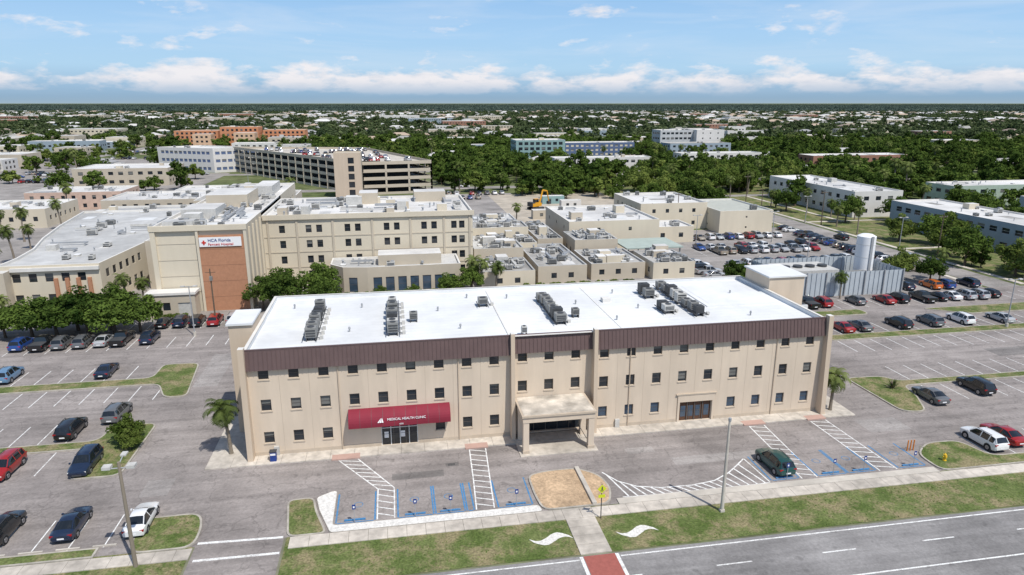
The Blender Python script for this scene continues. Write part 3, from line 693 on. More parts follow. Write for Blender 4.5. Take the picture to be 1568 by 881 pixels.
building('apartment_building',rect(206,140,262,153),7.4,2,mat('sage_wall',(.36,.44,.36)),M_lroof,M_glass,(2.2,1.3),4,.4,ac=12)
building('apartment_building',rect(206,100,262,114),7.4,2,M_bwall,M_lroof,M_glass,(2.2,1.3),4,.4,ac=12)
building('apartment_building',rect(236,268,292,282),8,2,M_brickr,M_lroof,M_glass,(2.0,1.3),4,.4,ac=6)
building('apartment_building',rect(180,310,230,322),7,2,M_wwall,M_lroof,M_glass,(2.0,1.3),4,.4,ac=6)
building('apartment_building',rect(310,180,370,194),7,2,M_brickr,M_lroof,M_glass,(2.0,1.3),4,.4,ac=6)
class Grid:
    def __init__(s): s.c={}
    def add(s,f):
        for i in range(int(f[0]//40),int(f[2]//40)+1):
            for j in range(int(f[1]//40),int(f[3]//40)+1): s.c.setdefault((i,j),[]).append(f)
    def hit(s,x,y,r=0):
        return any(f[0]-r<x<f[2]+r and f[1]-r<y<f[3]+r for f in s.c.get((int(x//40),int(y//40)),()))
rr=random.Random(5)
def clash(x0,y0,x1,y1):
    return any(not(x1<f[0] or x0>f[2] or y1<f[1] or y0>f[3]) for f in FOOT)
def town(n,xa,xb,ya,yb,wr_,dr_,hr_,names):
    c=0
    for _ in range(1500):
        x=rr.uniform(xa,xb); y=rr.uniform(ya,yb); w=rr.uniform(*wr_); d=rr.uniform(*dr_)
        if clash(x,y,x+w,y+d): continue
        building(rr.choice(names),rect(x,y,x+w,y+d),rr.uniform(*hr_),rr.choice([1,2]),rr.choice([M_tan,M_wwall,M_tan2,M_bwall,M_brickr,M_tan2]),rr.choice([M_lroof,M_groof2,M_groof,M_lroof]),M_glass,(2,1.4),4,.4,ac=4); c+=1
        if c>n: break
town(60,-430,-62,150,640,(18,50),(12,26),(4.5,8),['shop_building','warehouse','office_building'])
town(28,40,560,330,900,(20,50),(11,18),(4.5,8),['apartment_building'])
town(34,-900,1100,640,1900,(35,90),(20,40),(6,11),['warehouse','apartment_building','shop_building'])

mb=MB()
def corr(mb,x0,y0,x1,y1,h):
    L=math.dist((x0,y0),(x1,y1)); n=int(L/.5); dx=(x1-x0)/L; dy=(y1-y0)/L; nx,ny=dy,-dx
    for k in range(n):
        o=.0 if k%2 else .12; a=(x0+dx*L*k/n+nx*o,y0+dy*L*k/n+ny*o); b=(x0+dx*L*(k+1)/n+nx*o,y0+dy*L*(k+1)/n+ny*o)
        mb.face([(*a,0),(*b,0),(*b,h),(*a,h)],M_steel)
        c=(b[0]-nx*o+nx*(.12-o),b[1]-ny*o+ny*(.12-o)); mb.face([(*b,0),(*c,0),(*c,h),(*b,h)],M_steel)
    for k in range(0,n+1,8):
        px=x0+dx*L*k/n+nx*.2; py=y0+dy*L*k/n+ny*.2; mb.box(px-.09,px+.09,py-.09,py+.09,0,h+.15,M_metal)
corr(mb,86,44.6,110,44.6,4.6); corr(mb,110,44.6,110,57,4.6); corr(mb,86,57,86,44.6,4.6); corr(mb,110,57,86,57,4.6)
mb.obj('corrugated_fence')
mb=MB(); mb.box(88,99,48,55,0,4.2,M_unitl); mb.box(101,105,47,50,0,3.4,M_unit)
for k in range(4): mb.cyl((89.5+k*2.6,51,4.2),(89.5+k*2.6,51,4.6),.9,.9,M_dark,16)
mb.obj('cooling_plant')
mb=MB(); tx,ty=107.4,52.5
mb.cyl((tx,ty,1),(tx,ty,9.6),1.75,1.75,M_sign,28,True); mb.cyl((tx,ty,9.6),(tx,ty,10.0),1.75,1.0,M_sign,28)
for k in range(4):
    a=k*math.pi/2+.4; mb.cyl((tx+1.4*math.cos(a),ty+1.4*math.sin(a),0),(tx+1.4*math.cos(a),ty+1.4*math.sin(a),1.2),.12,.12,M_metal)
for z in (3,5.5,8): mb.cyl((tx,ty,z),(tx,ty,z+.08),1.78,1.78,M_para,28)
mb.box(tx-.25,tx+.25,ty-1.9,ty-1.78,1,9.8,M_metal)
mb.obj('storage_tank',smooth=40)

# ---------------------------------------------------------------- cars
M_tyre=mat('tyre',(.02,.02,.02),rough=.9); M_rim=mat('rim',(.35,.35,.36),rough=.35,metal=.7,var=.02)
M_cglass=mat('car_glass',(.012,.015,.018),rough=.04,var=.05,spec=.8)
M_hl=mat('headlight',(.75,.75,.72),rough=.15,var=.02); M_tl=mat('taillight',(.35,.01,.01),rough=.3,var=.02)
pm=bpy.data.materials.new('car_paint'); pm.use_nodes=True; nt=pm.node_tree; b=nt.nodes['Principled BSDF']; oi=nd(nt,'ShaderNodeObjectInfo')
nt.links.new(oi.outputs['Color'],b.inputs['Base Color']); b.inputs['Roughness'].default_value=.28; b.inputs['Coat Weight'].default_value=.6; b.inputs['Coat Roughness'].default_value=.06; b.inputs['Specular IOR Level'].default_value=.4
def car_mesh(kind):
    mb=MB(); P,G,D=pm,M_cglass,M_dark
    if kind=='sedan':
        st=[(2.36,.62,.38,.52,.56,.52,P,P),(2.25,.82,.26,.64,.70,.70,P,P),(1.7,.90,.22,.76,.86,.76,P,P),(.98,.91,.22,.88,.97,.74,G,G),(.18,.91,.22,.93,1.40,.58,G,P),(-.33,.91,.22,.94,1.44,.58,P,P),(-.43,.91,.22,.94,1.44,.58,G,P),(-1.0,.91,.22,.95,1.40,.57,G,G),(-1.72,.90,.24,.96,1.06,.70,P,P),(-2.22,.84,.30,.93,1.0,.68,P,P),(-2.36,.70,.40,.78,.82,.6,P,P)]; wb=1.42;L=2.36;Hr=.33
    elif kind=='suv':
        st=[(2.32,.66,.40,.62,.70,.56,P,P),(2.22,.84,.30,.80,.88,.74,P,P),(1.6,.92,.26,.92,1.02,.80,P,P),(1.1,.93,.26,1.0,1.10,.78,G,G),(.45,.93,.26,1.05,1.62,.64,G,P),(-.25,.93,.26,1.06,1.68,.64,P,P),(-.36,.93,.26,1.06,1.68,.64,G,P),(-1.25,.93,.26,1.07,1.66,.64,P,P),(-1.36,.93,.26,1.07,1.66,.64,G,P),(-1.9,.92,.28,1.08,1.60,.62,P,G),(-2.2,.88,.34,1.06,1.12,.72,P,P),(-2.32,.76,.44,.86,.9,.66,P,P)]; wb=1.38;L=2.32;Hr=.37
    elif kind=='hatch':
        st=[(2.05,.62,.38,.56,.60,.52,P,P),(1.95,.80,.26,.68,.76,.68,P,P),(1.5,.87,.22,.80,.90,.74,P,P),(1.0,.88,.22,.90,1.0,.72,G,G),(.3,.88,.22,.95,1.48,.58,G,P),(-.3,.88,.22,.96,1.52,.58,P,P),(-.4,.88,.22,.96,1.52,.58,G,P),(-1.4,.88,.22,.97,1.46,.56,P,G),(-1.88,.84,.30,.98,1.06,.66,P,P),(-2.05,.72,.40,.80,.84,.6,P,P)]; wb=1.28;L=2.05;Hr=.32
    else:
        st=[(2.75,.72,.45,.70,.76,.60,P,P),(2.62,.90,.34,.92,1.0,.80,P,P),(1.9,.97,.30,1.02,1.12,.86,P,P),(1.3,.98,.30,1.08,1.18,.84,G,G),(.65,.98,.30,1.12,1.74,.68,G,P),(.1,.98,.30,1.12,1.80,.68,P,P),(0,.98,.30,1.12,1.80,.68,G,P),(-.7,.98,.30,1.12,1.76,.68,G,G),(-.85,.98,.30,1.12,1.16,.90,P,D),(-2.6,.98,.34,1.12,1.16,.90,P,P),(-2.75,.94,.42,1.08,1.12,.88,P,P)]; wb=1.75;L=2.75;Hr=.40
    def sec(s_):
        x,hw,zb,zs,zt,th=s_[:6]
        return [(x,hw*.9,zb),(x,hw,zb+.16),(x,hw*1.0,zb+(zs-zb)*.6),(x,hw*.965,zs),(x,th,zt-.03),(x,th*.82,zt+.01),(x,0,zt+.035)]
    S_=[sec(s_) for s_ in st]
    for i in range(len(st)-1):
        a,b=S_[i],S_[i+1]; sm,tm=st[i][6],st[i][7]
        for j in range(6):
            m=pm if j<3 else (sm if j==3 else tm)
            for sg in (1,-1):
                q=[(a[j][0],sg*a[j][1],a[j][2]),(b[j][0],sg*b[j][1],b[j][2]),(b[j+1][0],sg*b[j+1][1],b[j+1][2]),(a[j+1][0],sg*a[j+1][1],a[j+1][2])]
                if sg<0: q=q[::-1]
                mb.face(q,m)
        if tm is G:
            for sg in (1,-1):
                p=Vector((a[4][0],sg*a[4][1],a[4][2]+.012)); q=Vector((b[4][0],sg*b[4][1],b[4][2]+.012)); mb.cyl(p,q,.045,.045,pm,5)
        mb.face([(a[0][0],-a[0][1],a[0][2]),(b[0][0],-b[0][1],b[0][2]),(b[0][0],b[0][1],b[0][2]),(a[0][0],a[0][1],a[0][2])],M_dark)
    for s_,fl in ((S_[0],1),(S_[-1],-1)):
        pts=[(p[0],p[1],p[2]) for p in s_]+[(p[0],-p[1],p[2]) for p in s_[-2::-1]]
        mb.face(pts if fl>0 else pts[::-1],pm)
    hw=max(s_[1] for s_ in st)
    for x in (wb,-wb):
        for sg in (1,-1):
            mb.cyl((x,sg*(hw-.1),Hr+.02),(x,sg*(hw+.006),Hr+.02),Hr+.07,Hr+.07,M_dark,18)
            mb.cyl((x,sg*(hw-.2),Hr),(x,sg*(hw+.02),Hr),Hr,Hr,M_tyre,18)
            mb.cyl((x,sg*(hw+.0),Hr),(x,sg*(hw+.028),Hr),Hr*.64,Hr*.6,M_rim,12)
            mb.cyl((x,sg*(hw+.02),Hr),(x,sg*(hw+.036),Hr),Hr*.16,Hr*.14,M_dark,8)
    f,r=st[1],st[-2]
    for sg in (1,-1):
        y0,y1=sorted((sg*f[1]*.55,sg*f[1]*.97)); mb.box(L-.16,L-.06,y0,y1,f[3]-.14,f[3]-.02,M_hl)
        y0,y1=sorted((sg*r[1]*.6,sg*r[1]*.99)); mb.box(-L+.03,-L+.16,y0,y1,r[3]-.2,r[3]-.04,M_tl)
        y0,y1=sorted((sg*(hw+.02),sg*(hw+.16))); xm=st[3][0]-.1; mb.box(xm-.1,xm+.06,y0,y1,st[3][3]+.02,st[3][3]+.16,pm)
    mb.box(L-.10,L+.01,-.42,.42,.34,.52,M_dark); mb.box(-L-.005,-L+.1,-.26,.26,.52,.66,M_sign)
    if kind=='suv':
        for sg in (1,-1): mb.box(-1.4,.4,sg*.6-.02,sg*.6+.02,1.70,1.74,M_dark)
    return mb.mesh('car_'+kind,smooth=32)
CM={k:car_mesh(k) for k in ('sedan','suv','hatch','pickup')}
PAL={'white':(.72,.72,.71),'silver':(.38,.39,.40),'grey':(.12,.125,.13),'black':(.012,.012,.014),'red':(.30,.015,.015),'blue':(.02,.06,.22),'navy':(.012,.022,.05),'green':(.01,.06,.055),'tan':(.30,.26,.2),'orange':(.55,.14,.02),'sky':(.12,.22,.34)}
cr=random.Random(21)
def car(x,y,hd=90,kind=None,colr=None,z=.012):
    kind=kind or cr.choice(['sedan','sedan','suv','suv','suv','hatch','pickup'])
    colr=colr or cr.choice(['white','white','white','silver','silver','grey','grey','black','black','black','red','blue','navy','tan'])
    nm={'sedan':'sedan_car','suv':'suv_car','hatch':'hatchback_car','pickup':'pickup_truck'}[kind]
    o=bpy.data.objects.new(nm,CM[kind]); o.location=(x+cr.uniform(-.12,.12),y+cr.uniform(-.25,.25),z); o.rotation_euler=(0,0,math.radians(hd+cr.uniform(-2,2))); o.color=(*PAL[colr],1); link(o); return o
car(-35.2,26.8,90,'suv','sky'); car(-23.4,26.9,90,'sedan','navy')
car(-20.6,8.9,90,'suv','black'); car(-17.0,12.6,88,'suv','grey')
car(-15.9,.9,270,'suv','navy'); car(-23.2,1.2,270,'suv','red'); car(-12.9,-10.2,90,'sedan','navy'); car(-18.2,-9.8,90,'suv','black'); car(-7.2,-10.2,90,'sedan','white')
for x,c in ((-39.5,'blue'),(-36.8,'black'),(-34,'grey'),(-31.3,'grey'),(-28.5,'silver'),(-26,'black'),(-22,'navy')): car(x,39.5,90,None,c)
for x,c in ((-22.3,'black'),(-19.6,'navy'),(-17.0,'black'),(-14.2,'red'),(-11.4,'silver'),(-8.6,'white')): car(x,47.4,90,None,c)
for x in (-48,-44.5,-52): car(x,39.5,90)
car(51.4,-10.9,90,'suv','green')
car(75.9,-10.3,90,'suv','white'); car(79.0,-9.6,90,'sedan','red')
car(78.9,.9,90,'sedan','grey'); car(86.6,2.0,90,'suv','black')
for x,k,c in ((84.9,'sedan','red'),(88.3,'sedan','grey'),(95.3,'suv','black'),(101.0,'suv','grey'),(107,'suv','white'),(114,'sedan','silver')): car(x,26.6,90,k,c)
for x,c in ((84.6,'white'),(87.2,'black'),(90.2,'red'),(97,'grey'),(102.6,'red'),(105.4,'black'),(110.2,'black'),(113.5,'black'),(116.2,'white'),(119,'silver'),(121.9,'silver'),(124.6,'black')): car(x,39.5,90,None,c)
for x in np.arange(113,128,2.8):
    if cr.random()<.85: car(float(x),46.8,90,None,'orange' if abs(x-118.6)<.5 else None)
for y in (100.5,88.5,83.5,70.5):
    for x in np.arange(89.4,118,2.75):
        if cr.random()<.86: car(float(x),y,90 if cr.random()<.7 else 270)
for y in np.arange(60,112,2.75):
    if cr.random()<.92: car(125.2,float(y),0)
for y in np.arange(62,74,2.75): car(80.5,float(y),0)
for x in np.arange(-70,-40,3):
    if cr.random()<.7: car(float(x),218,90)
for x in np.arange(34,60,3):
    if cr.random()<.8: car(float(x),202,90)
    if cr.random()<.8: car(float(x)-8,190,90)
for x in np.arange(-115,-90,3):
    if cr.random()<.7: car(float(x),135,90)
for y in np.arange(70,128,12):
    if cr.random()<.4: car(132,float(y),90)
for _ in range(70):
    u,v=cr.uniform(.06,.94),cr.choice([.12,.3,.48,.66,.84])
    p=Vector(GP[0])*(1-u)*(1-v)+Vector(GP[1])*u*(1-v)+Vector(GP[2])*u*v+Vector(GP[3])*(1-u)*v
    car(p.x,p.y,100,None,None,12.01)
for _ in range(260):
    x,y=cr.uniform(-400,-60),cr.uniform(150,500)
    if not clash(x-3,y-3,x+3,y+3):
        for k in range(cr.choice([1,1,3,5])):
            if not clash(x+k*3-3,y-3,x+k*3+3,y+3): car(x+k*3,y,90,None,None,.02)
for _ in range(90):
    yb=cr.choice([225,300,395,500]); car(cr.uniform(-300,500),yb+cr.choice([-2,2]),0,None,None,.045)

# ---------------------------------------------------------------- street furniture
mb=MB(); mb.cyl((42.8,-17.2,0),(42.8,-17.2,9.0),.17,.10,M_conc,10); mb.box(42.6,43.0,-17.4,-17.0,0,.25,M_conc); mb.cyl((42.8,-17.2,8.8),(42.8,-17.2,9.05),.14,.14,M_metal,8); mb.obj('utility_pole',smooth=40)
mb=MB(); x,y=-5.8,-16.3
mb.cyl((x,y,0),(x,y,9.1),.17,.11,mat('weathered_wood',(.26,.22,.17),var=.2,streak=True),10)
mb.cyl((x-.9,y,8.6),(x+.9,y,8.6),.05,.05,M_metal,8)
for s_ in (-.85,.85):
    mb.box(x+s_-.3,x+s_+.3,y-.25,y+.3,8.62,8.85,M_unitl); mb.box(x+s_-.24,x+s_+.24,y-.2,y+.25,8.58,8.615,M_sign)
mb.cyl((x,y,8.9),(x,y+1.0,9.15),.04,.04,M_metal,8); mb.box(x-.2,x+.2,y+.9,y+1.5,9.08,9.2,M_unitl)
mb.obj('parking_light_pole')
def lightpole(x,y,h=8):
    mb=MB(); mb.cyl((0,0,0),(0,0,h),.1,.07,M_metal,8); mb.box(-.9,.9,-.05,.05,h-.1,h,M_metal)
    for s_ in (-.9,.9): mb.box(s_-.3,s_+.3,-.2,.2,h-.06,h+.12,M_unitl)
    mb.cyl((0,0,0),(0,0,.7),.25,.25,M_conc,10); mb.obj('parking_light_pole',(x,y,0))
for x,y in ((-16,41),(-70,22.8),(112,23),(100,60),(112,94),(90,92),(138,80),(138,120),(-75,60),(-40,215)): lightpole(x,y)
mb=MB(); mb.cyl((-14,46,0),(-14,46,9.5),.14,.09,M_bark,8); mb.cyl((-14.8,46,8.9),(-13.2,46,8.9),.05,.05,M_bark,6); mb.box(-14.15,-13.7,45.7,46,7.6,8.3,M_unit); mb.obj('utility_pole')
for x,y in ((140,25),(140,70),(140,115),(140,160),(122,118),(96,118)):
    mb=MB(); mb.cyl((0,0,0),(0,0,10.5),.16,.1,M_bark,8); mb.box(-1.1,1.1,-.06,.06,9.6,9.75,M_bark)
    for s_ in (-1,-.5,.5,1): mb.cyl((s_,0,9.75),(s_,0,9.95),.05,.04,M_unitl,6)
    mb.obj('utility_pole',(x,y,0))
def psign(x,y):
    mb=MB(); mb.cyl((0,0,0),(0,0,1.7),.03,.03,M_metal,8)
    mb.box(-.15,.15,-.05,-.036,1.25,1.7,M_signblue); mb.box(-.07,.07,-.055,-.051,1.38,1.55,M_sign)
    mb.obj('disabled_parking_sign',(x,y,.1))
for x in (10.8,16,19.1,25,51.4,56.3,59.6,65.1): psign(x,-13.35)
mb=MB(); mb.cyl((0,0,0),(0,0,3.4),.045,.045,M_dark,8)
ylw=mat('sign_yellow',(.60,.65,.03),rough=.5,var=.02)
z,s_=2.95,.42
mb.face([(0,-.06,z-s_),(s_,-.06,z),(0,-.06,z+s_),(-s_,-.06,z)],ylw); mb.face([(0,-.05,z-s_),(-s_,-.05,z),(0,-.05,z+s_),(s_,-.05,z)],M_metal)
mb.cyl((.02,-.065,z+.17),(.02,-.062,z+.17),.06,.06,M_dark,8); mb.box(-.05,.07,-.068,-.062,z-.08,z+.1,M_dark); mb.box(-.12,-.04,-.068,-.062,z-.24,z-.08,M_dark); mb.box(.04,.12,-.068,-.062,z-.24,z-.08,M_dark)
mb.box(-.3,.3,-.06,-.048,2.1,2.4,ylw); mb.obj('pedestrian_crossing_sign',(31.9,-16.4,0))
mb=MB(); M_hy=mat('hydrant_yellow',(.65,.42,.03),rough=.5)
mb.cyl((0,0,0),(0,0,.08),.2,.2,M_hy,12); mb.cyl((0,0,.08),(0,0,.6),.13,.12,M_hy,12); mb.cyl((0,0,.6),(0,0,.66),.17,.17,M_hy,12); mb.cyl((0,0,.66),(0,0,.82),.13,.04,M_hy,12)
mb.cyl((-.24,0,.45),(.24,0,.45),.065,.065,M_hy,8); mb.cyl((0,-.22,.42),(0,0,.42),.085,.085,M_hy,8); mb.obj('fire_hydrant',(69,-12.9,.13),smooth=40)
mb=MB(); mb.box(1.95,2.55,-1.5,-1.0,.13,1.15,M_signblue); mb.box(1.9,2.6,-1.55,-.95,1.15,1.22,M_dark); mb.box(2.0,2.5,-1.52,-1.501,.8,1.0,M_sign); mb.obj('mailbox')
mb=MB()
for k in range(3): mb.cyl((66.9+k*.35,-10.3,0),(66.9+k*.35,-10.3,1.2),.06,.06,mat('bollard_orange',(.6,.2,.03)),8)
mb.obj('bollards')
mb=MB(); M_ex=mat('machine_orange',(.62,.30,.02),rough=.5)
for s_ in (-1,1):
    mb.box(-1.9,1.9,s_*1.2-.28,s_*1.2+.28,.1,.85,M_dark); mb.cyl((-1.9,s_*1.2-.28,.48),(-1.9,s_*1.2+.28,.48),.38,.38,M_dark,12); mb.cyl((1.9,s_*1.2-.28,.48),(1.9,s_*1.2+.28,.48),.38,.38,M_dark,12)
mb.cyl((0,0,.7),(0,0,1.1),.9,.9,M_dark,14); mb.box(-2.2,1.4,-1.25,1.25,1.1,2.1,M_ex); mb.box(-.1,1.3,.1,1.2,2.1,3.1,M_cglass); mb.box(-.15,1.35,.05,1.25,3.1,3.2,M_ex); mb.box(-2.4,-1.2,-1.2,1.2,1.15,2.4,M_dark)
mb.cyl((1.2,-.3,1.8),(2.6,-.3,5.8),.32,.26,M_ex,8); mb.cyl((2.6,-.3,5.8),(4.4,-.3,5.4),.26,.22,M_ex,8); mb.cyl((4.4,-.3,5.4),(5.2,-.3,2.2),.22,.16,M_ex,8)
mb.cyl((1.0,-.3,3.0),(2.2,-.3,4.6),.09,.09,M_metal,6); mb.box(4.7,5.8,-.8,.2,1.3,2.2,M_dark)
exo=mb.obj('excavator',(63,160,0),math.radians(30)); exo.scale=(1.1,1.1,1.1)
for (x,y,w) in ((58,140,8),(72,160,7),(72,138,9),(68,172,8)):
    building('site_cabin',rect(x,y,x+w,y+3),2.8,1,random.choice([M_wwall,M_teal,M_tan2]),M_lroof,M_glass,(1,1),2.6,.15)

# ---------------------------------------------------------------- vegetation
def leaves(mb_v,mb_f,cent,rad,n,size,rng,flat=.75):
    d=rng.normal(size=(n,3)); d/=np.linalg.norm(d,axis=1)[:,None]; r=rng.uniform(.35,1.0,n)**.6
    c=cent+d*r[:,None]*np.array([rad,rad,rad*flat])
    nn=d+rng.normal(scale=.6,size=(n,3)); nn[:,2]+=.35; nn/=np.linalg.norm(nn,axis=1)[:,None]
    t=np.cross(nn,rng.normal(size=(n,3))); t/=np.linalg.norm(t,axis=1)[:,None]+1e-9; b=np.cross(nn,t)
    s=size*rng.uniform(.6,1.3,n)[:,None]
    q=np.stack([c-t*s-b*s*.5,c+t*s*.2-b*s*.8,c+t*s+b*s*.5,c-t*s*.3+b*s*.8],1).reshape(-1,3)
    i0=sum(len(a) for a in mb_v); mb_v.append(q); mb_f.append(np.arange(i0,i0+4*n).reshape(-1,4))
def tree_mesh(name,seed,H,R,nc,per,size,mleaf,trunk=True,cz=.55,vr=.42,lo=.5):
    rng=np.random.default_rng(seed); V=[];F=[]; cs=[]
    for k in range(nc):
        d=rng.normal(size=3); d/=np.linalg.norm(d); d[2]=abs(d[2])-lo if k%3 else d[2]
        r=rng.uniform(.4,1.0); c=np.array([d[0]*R*r,d[1]*R*r,H*cz+d[2]*H*vr*r]); cs.append(c)
        leaves(V,F,c,R*rng.uniform(.22,.40),per,size,rng)
    mb=MB()
    if trunk:
        h1=H*.28; mb.cyl((0,0,0),(.1,.05,h1),H*.035,H*.024,M_bark,8,False)
        for c in cs[:10]:
            m_=((c[0]*.4),(c[1]*.4),h1+(c[2]-h1)*.55); mb.cyl((.1,.05,h1-.1),m_,H*.018,H*.011,M_bark,5,False); mb.cyl(m_,tuple(c),H*.011,H*.004,M_bark,4,False)
    mi=mb.mi(mleaf); n0=len(mb.v); LV=np.concatenate(V); LV[:,2]=np.maximum(LV[:,2],.15); LF=np.concatenate(F)+n0
    mb.v+= [tuple(p) for p in LV.tolist()]; mb.f+=[tuple(f) for f in LF.tolist()]; mb.m+=[mi]*len(LF)
    return mb.mesh(name)
OAK=[tree_mesh('oak_mesh',s,8,3.9,38,150,.20,M_leaf if s%2 else M_leaf2) for s in (1,2,3)]
MID=[tree_mesh('tree_mid_mesh',10+s,(9,7.5,11,6)[s],(4.2,4.8,3.8,3.2)[s],20,46,.42,(M_leaf,M_leaf,M_leaf,M_leaf2)[s]) for s in range(4)]
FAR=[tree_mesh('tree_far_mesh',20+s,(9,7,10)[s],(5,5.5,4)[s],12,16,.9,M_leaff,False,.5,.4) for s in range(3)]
def place(name,me,x,y,s,sz=None,z=0):
    o=bpy.data.objects.new(name,me); o.location=(x,y,z); o.scale=(s,s,sz or s); o.rotation_euler=(0,0,random.uniform(0,6.28)); return link(o)
for i,(x,y,s,sz) in enumerate(((-40.5,44.5,1.0,.85),(-36.5,43.5,1.1,.92),(-32.5,44.5,1.15,1.0),(-28.5,43.8,1.1,.95),(-25,44.6,.9,.8),(-44.5,45,.8,.8),(-30,46.5,1,.95),(-35,47,1,.9))): place('oak_tree',OAK[i%2*2],x,y,s,sz)
for x,y,s in ((-3,53,.95),(-8,54,.8),(1,56,1.0),(-5.5,57,.9),(3,53,.7),(25,57,.6),(29,58,.7),(12,57,.35),(18,57,.35)): place('oak_tree',OAK[0],x,y,s)
place('small_tree',OAK[1],-13.6,5.5,.42,.42,.1); place('small_tree',OAK[1],-12.9,3.8,.3,.3,.1)
for x,y,s in ((140,62,1.2),(145,72,1.25),(150,55,1.0),(143,52,1.0),(152,84,1.2),(148,40,.9),(156,48,1.1),(160,40,1.1),(146,90,.9),(150,118,1.1),(118,55,.8),(121,50,.75),(82,51,.6),(82,56,.7),(167,118,1.1),(182,90,1.3),(186,70,1.2),(175,50,1.1),(168,30,1.2),(180,20,1.1),(143,190,1.5),(148,200,1.6),(154,192,1.5),(142,206,1.5),(150,210,1.6),(160,200,1.5),(122,150,1.2),(118,158,1.3),(124,165,1.4),(112,170,1.4),(120,178,1.5),(110,188,1.4),(125,190,1.4),(115,200,1.5),(104,160,1.1),(185,185,1.4),(195,170,1.5),(190,110,1.3),(198,128,1.3),(182,140,1.2),(183,205,1.4),(145,142,1.0)): place('oak_tree',random.choice(OAK),x,y,s)

def palm_mesh(seed,H,nf=26,fl=2.1,lean=.4):
    rng=random.Random(seed); mb=MB(); pts=[(lean*(k/8)**2*1.0,0,H*k/8) for k in range(9)]
    for k in range(8): mb.cyl(pts[k],pts[k+1],.20-.008*k+(.05 if k==0 else 0),.195-.008*k,M_pbark,9,False)
    top=Vector(pts[-1]); mb.cyl(top-Vector((0,0,.5)),top+Vector((0,0,.3)),.26,.12,M_pbark,9)
    for f in range(nf):
        az=f*2.399+rng.uniform(-.2,.2); el=math.radians(80-125*(f/nf)+rng.uniform(-8,8)); l=fl*rng.uniform(.85,1.1)
        d=Vector((math.cos(az),math.sin(az),0)); side=Vector((-d.y,d.x,0)); e=el; n=9; prev=top.copy()
        for k in range(n):
            st_=l/n; p=prev+(d*math.cos(e)+Vector((0,0,math.sin(e))))*st_; e-=.13+.03*k
            up=Vector((0,0,1))
            mb.face([prev-side*.02,p-side*.02,p+side*.02,prev+side*.02],M_palm)
            ll=.62*l/2*(1-abs(k/n-.45)*.9)
            if k>0:
                for sg in (1,-1):
                    for h_ in (0,.5):
                        q=prev.lerp(p,h_); tip=q+side*sg*ll+ (p-prev).normalized()*ll*.55-up*ll*rng.uniform(.25,.55)
                        mid=(q+tip)/2+up*.04; w=(p-prev).normalized()*.045
                        mb.face([q-w,q+w,mid+w,mid-w],M_palm); mb.face([mid-w,mid+w,tip],M_palm)
            prev=p
    return mb.mesh('palm_mesh')
PALM=[palm_mesh(1,5.2),palm_mesh(2,6.5,24,2.0,-.6),palm_mesh(3,4.2,26,2.0,.2)]
o=place('palm_tree',PALM[0],-2.3,1.0,1.0); o.rotation_euler=(0,0,math.radians(200)); o=place('palm_tree',PALM[2],64.9,-.2,1.0); o.rotation_euler=(0,0,.3)
for x,y,k,s in ((29.5,60,0,1.1),(34,58.5,0,.95),(31,58,1,.9),(-31,57.5,1,.9),(-33.5,58,0,.8),(-30,62,2,.9),(-50,56,2,.8),(-63,70,1,1.1),(-66,85,0,1.1),(-69,100,1,1.2),(-74,118,0,1),(-80,128,1,1.2),(-70,57,2,1),(-112,120,1,1.2),(-104,112,0,1.2),(-20,185,1,1.3),(-40,185,0,1.2),(-90,178,1,1.3),(96,42.8,0,.8),(125,52,1,.9),(141,100,1,1),(143,112,0,1),(148,135,1,1.1),(144,150,0,1),(152,128,2,1.1),(139,170,1,1.2),(141,48,1,1),(146,30,0,1),(50,125,1,1),(20,98,0,1),(-78,145,1,1.2),(-92,142,0,1.1),(-118,140,1,1.3),(-116,180,0,1.3),(156,122,1,1),(165,180,0,1.1),(190,135,1,1.2),(185,160,1,1.1)):
    place('palm_tree',PALM[k],x,y,s)
for _ in range(190):
    x=random.uniform(-330,380); y=random.uniform(120,480)
    if not clash(x-1,y-1,x+1,y+1): place('palm_tree',PALM[random.randrange(3)],x,y,random.uniform(1.1,1.8))
mb=MB(); rg=random.Random(4)
for k in range(70):
    a=rg.uniform(0,6.28); e=rg.uniform(.25,1.4); l=rg.uniform(.9,1.6); d=Vector((math.cos(a)*math.cos(e),math.sin(a)*math.cos(e),math.sin(e))); s_=Vector((-math.sin(a),math.cos(a),0))*.06
    mb.face([(-s_)+Vector((0,0,.1)),s_+Vector((0,0,.1)),d*l*.6+s_,d*l],M_palm if k%3 else M_pbark)
mb.cyl((0,0,0),(0,0,.5),.15,.1,M_bark,7); mb.obj('yucca_plant',(76.6,4.2,.12))
SH=tree_mesh('shrub_mesh',55,1.6,1.1,12,60,.12,M_leaf2,False,.45,.3)
for x,y,s in [(-24+i*1.3,50.8,.8) for i in range(4)]+[(4+i*2,58.6,1) for i in range(11)]+[(-48+i*2.2,57.5,1) for i in range(6)]+[(40+i*3,59,1.1) for i in range(8)]: place('shrub',SH,x,y,s)
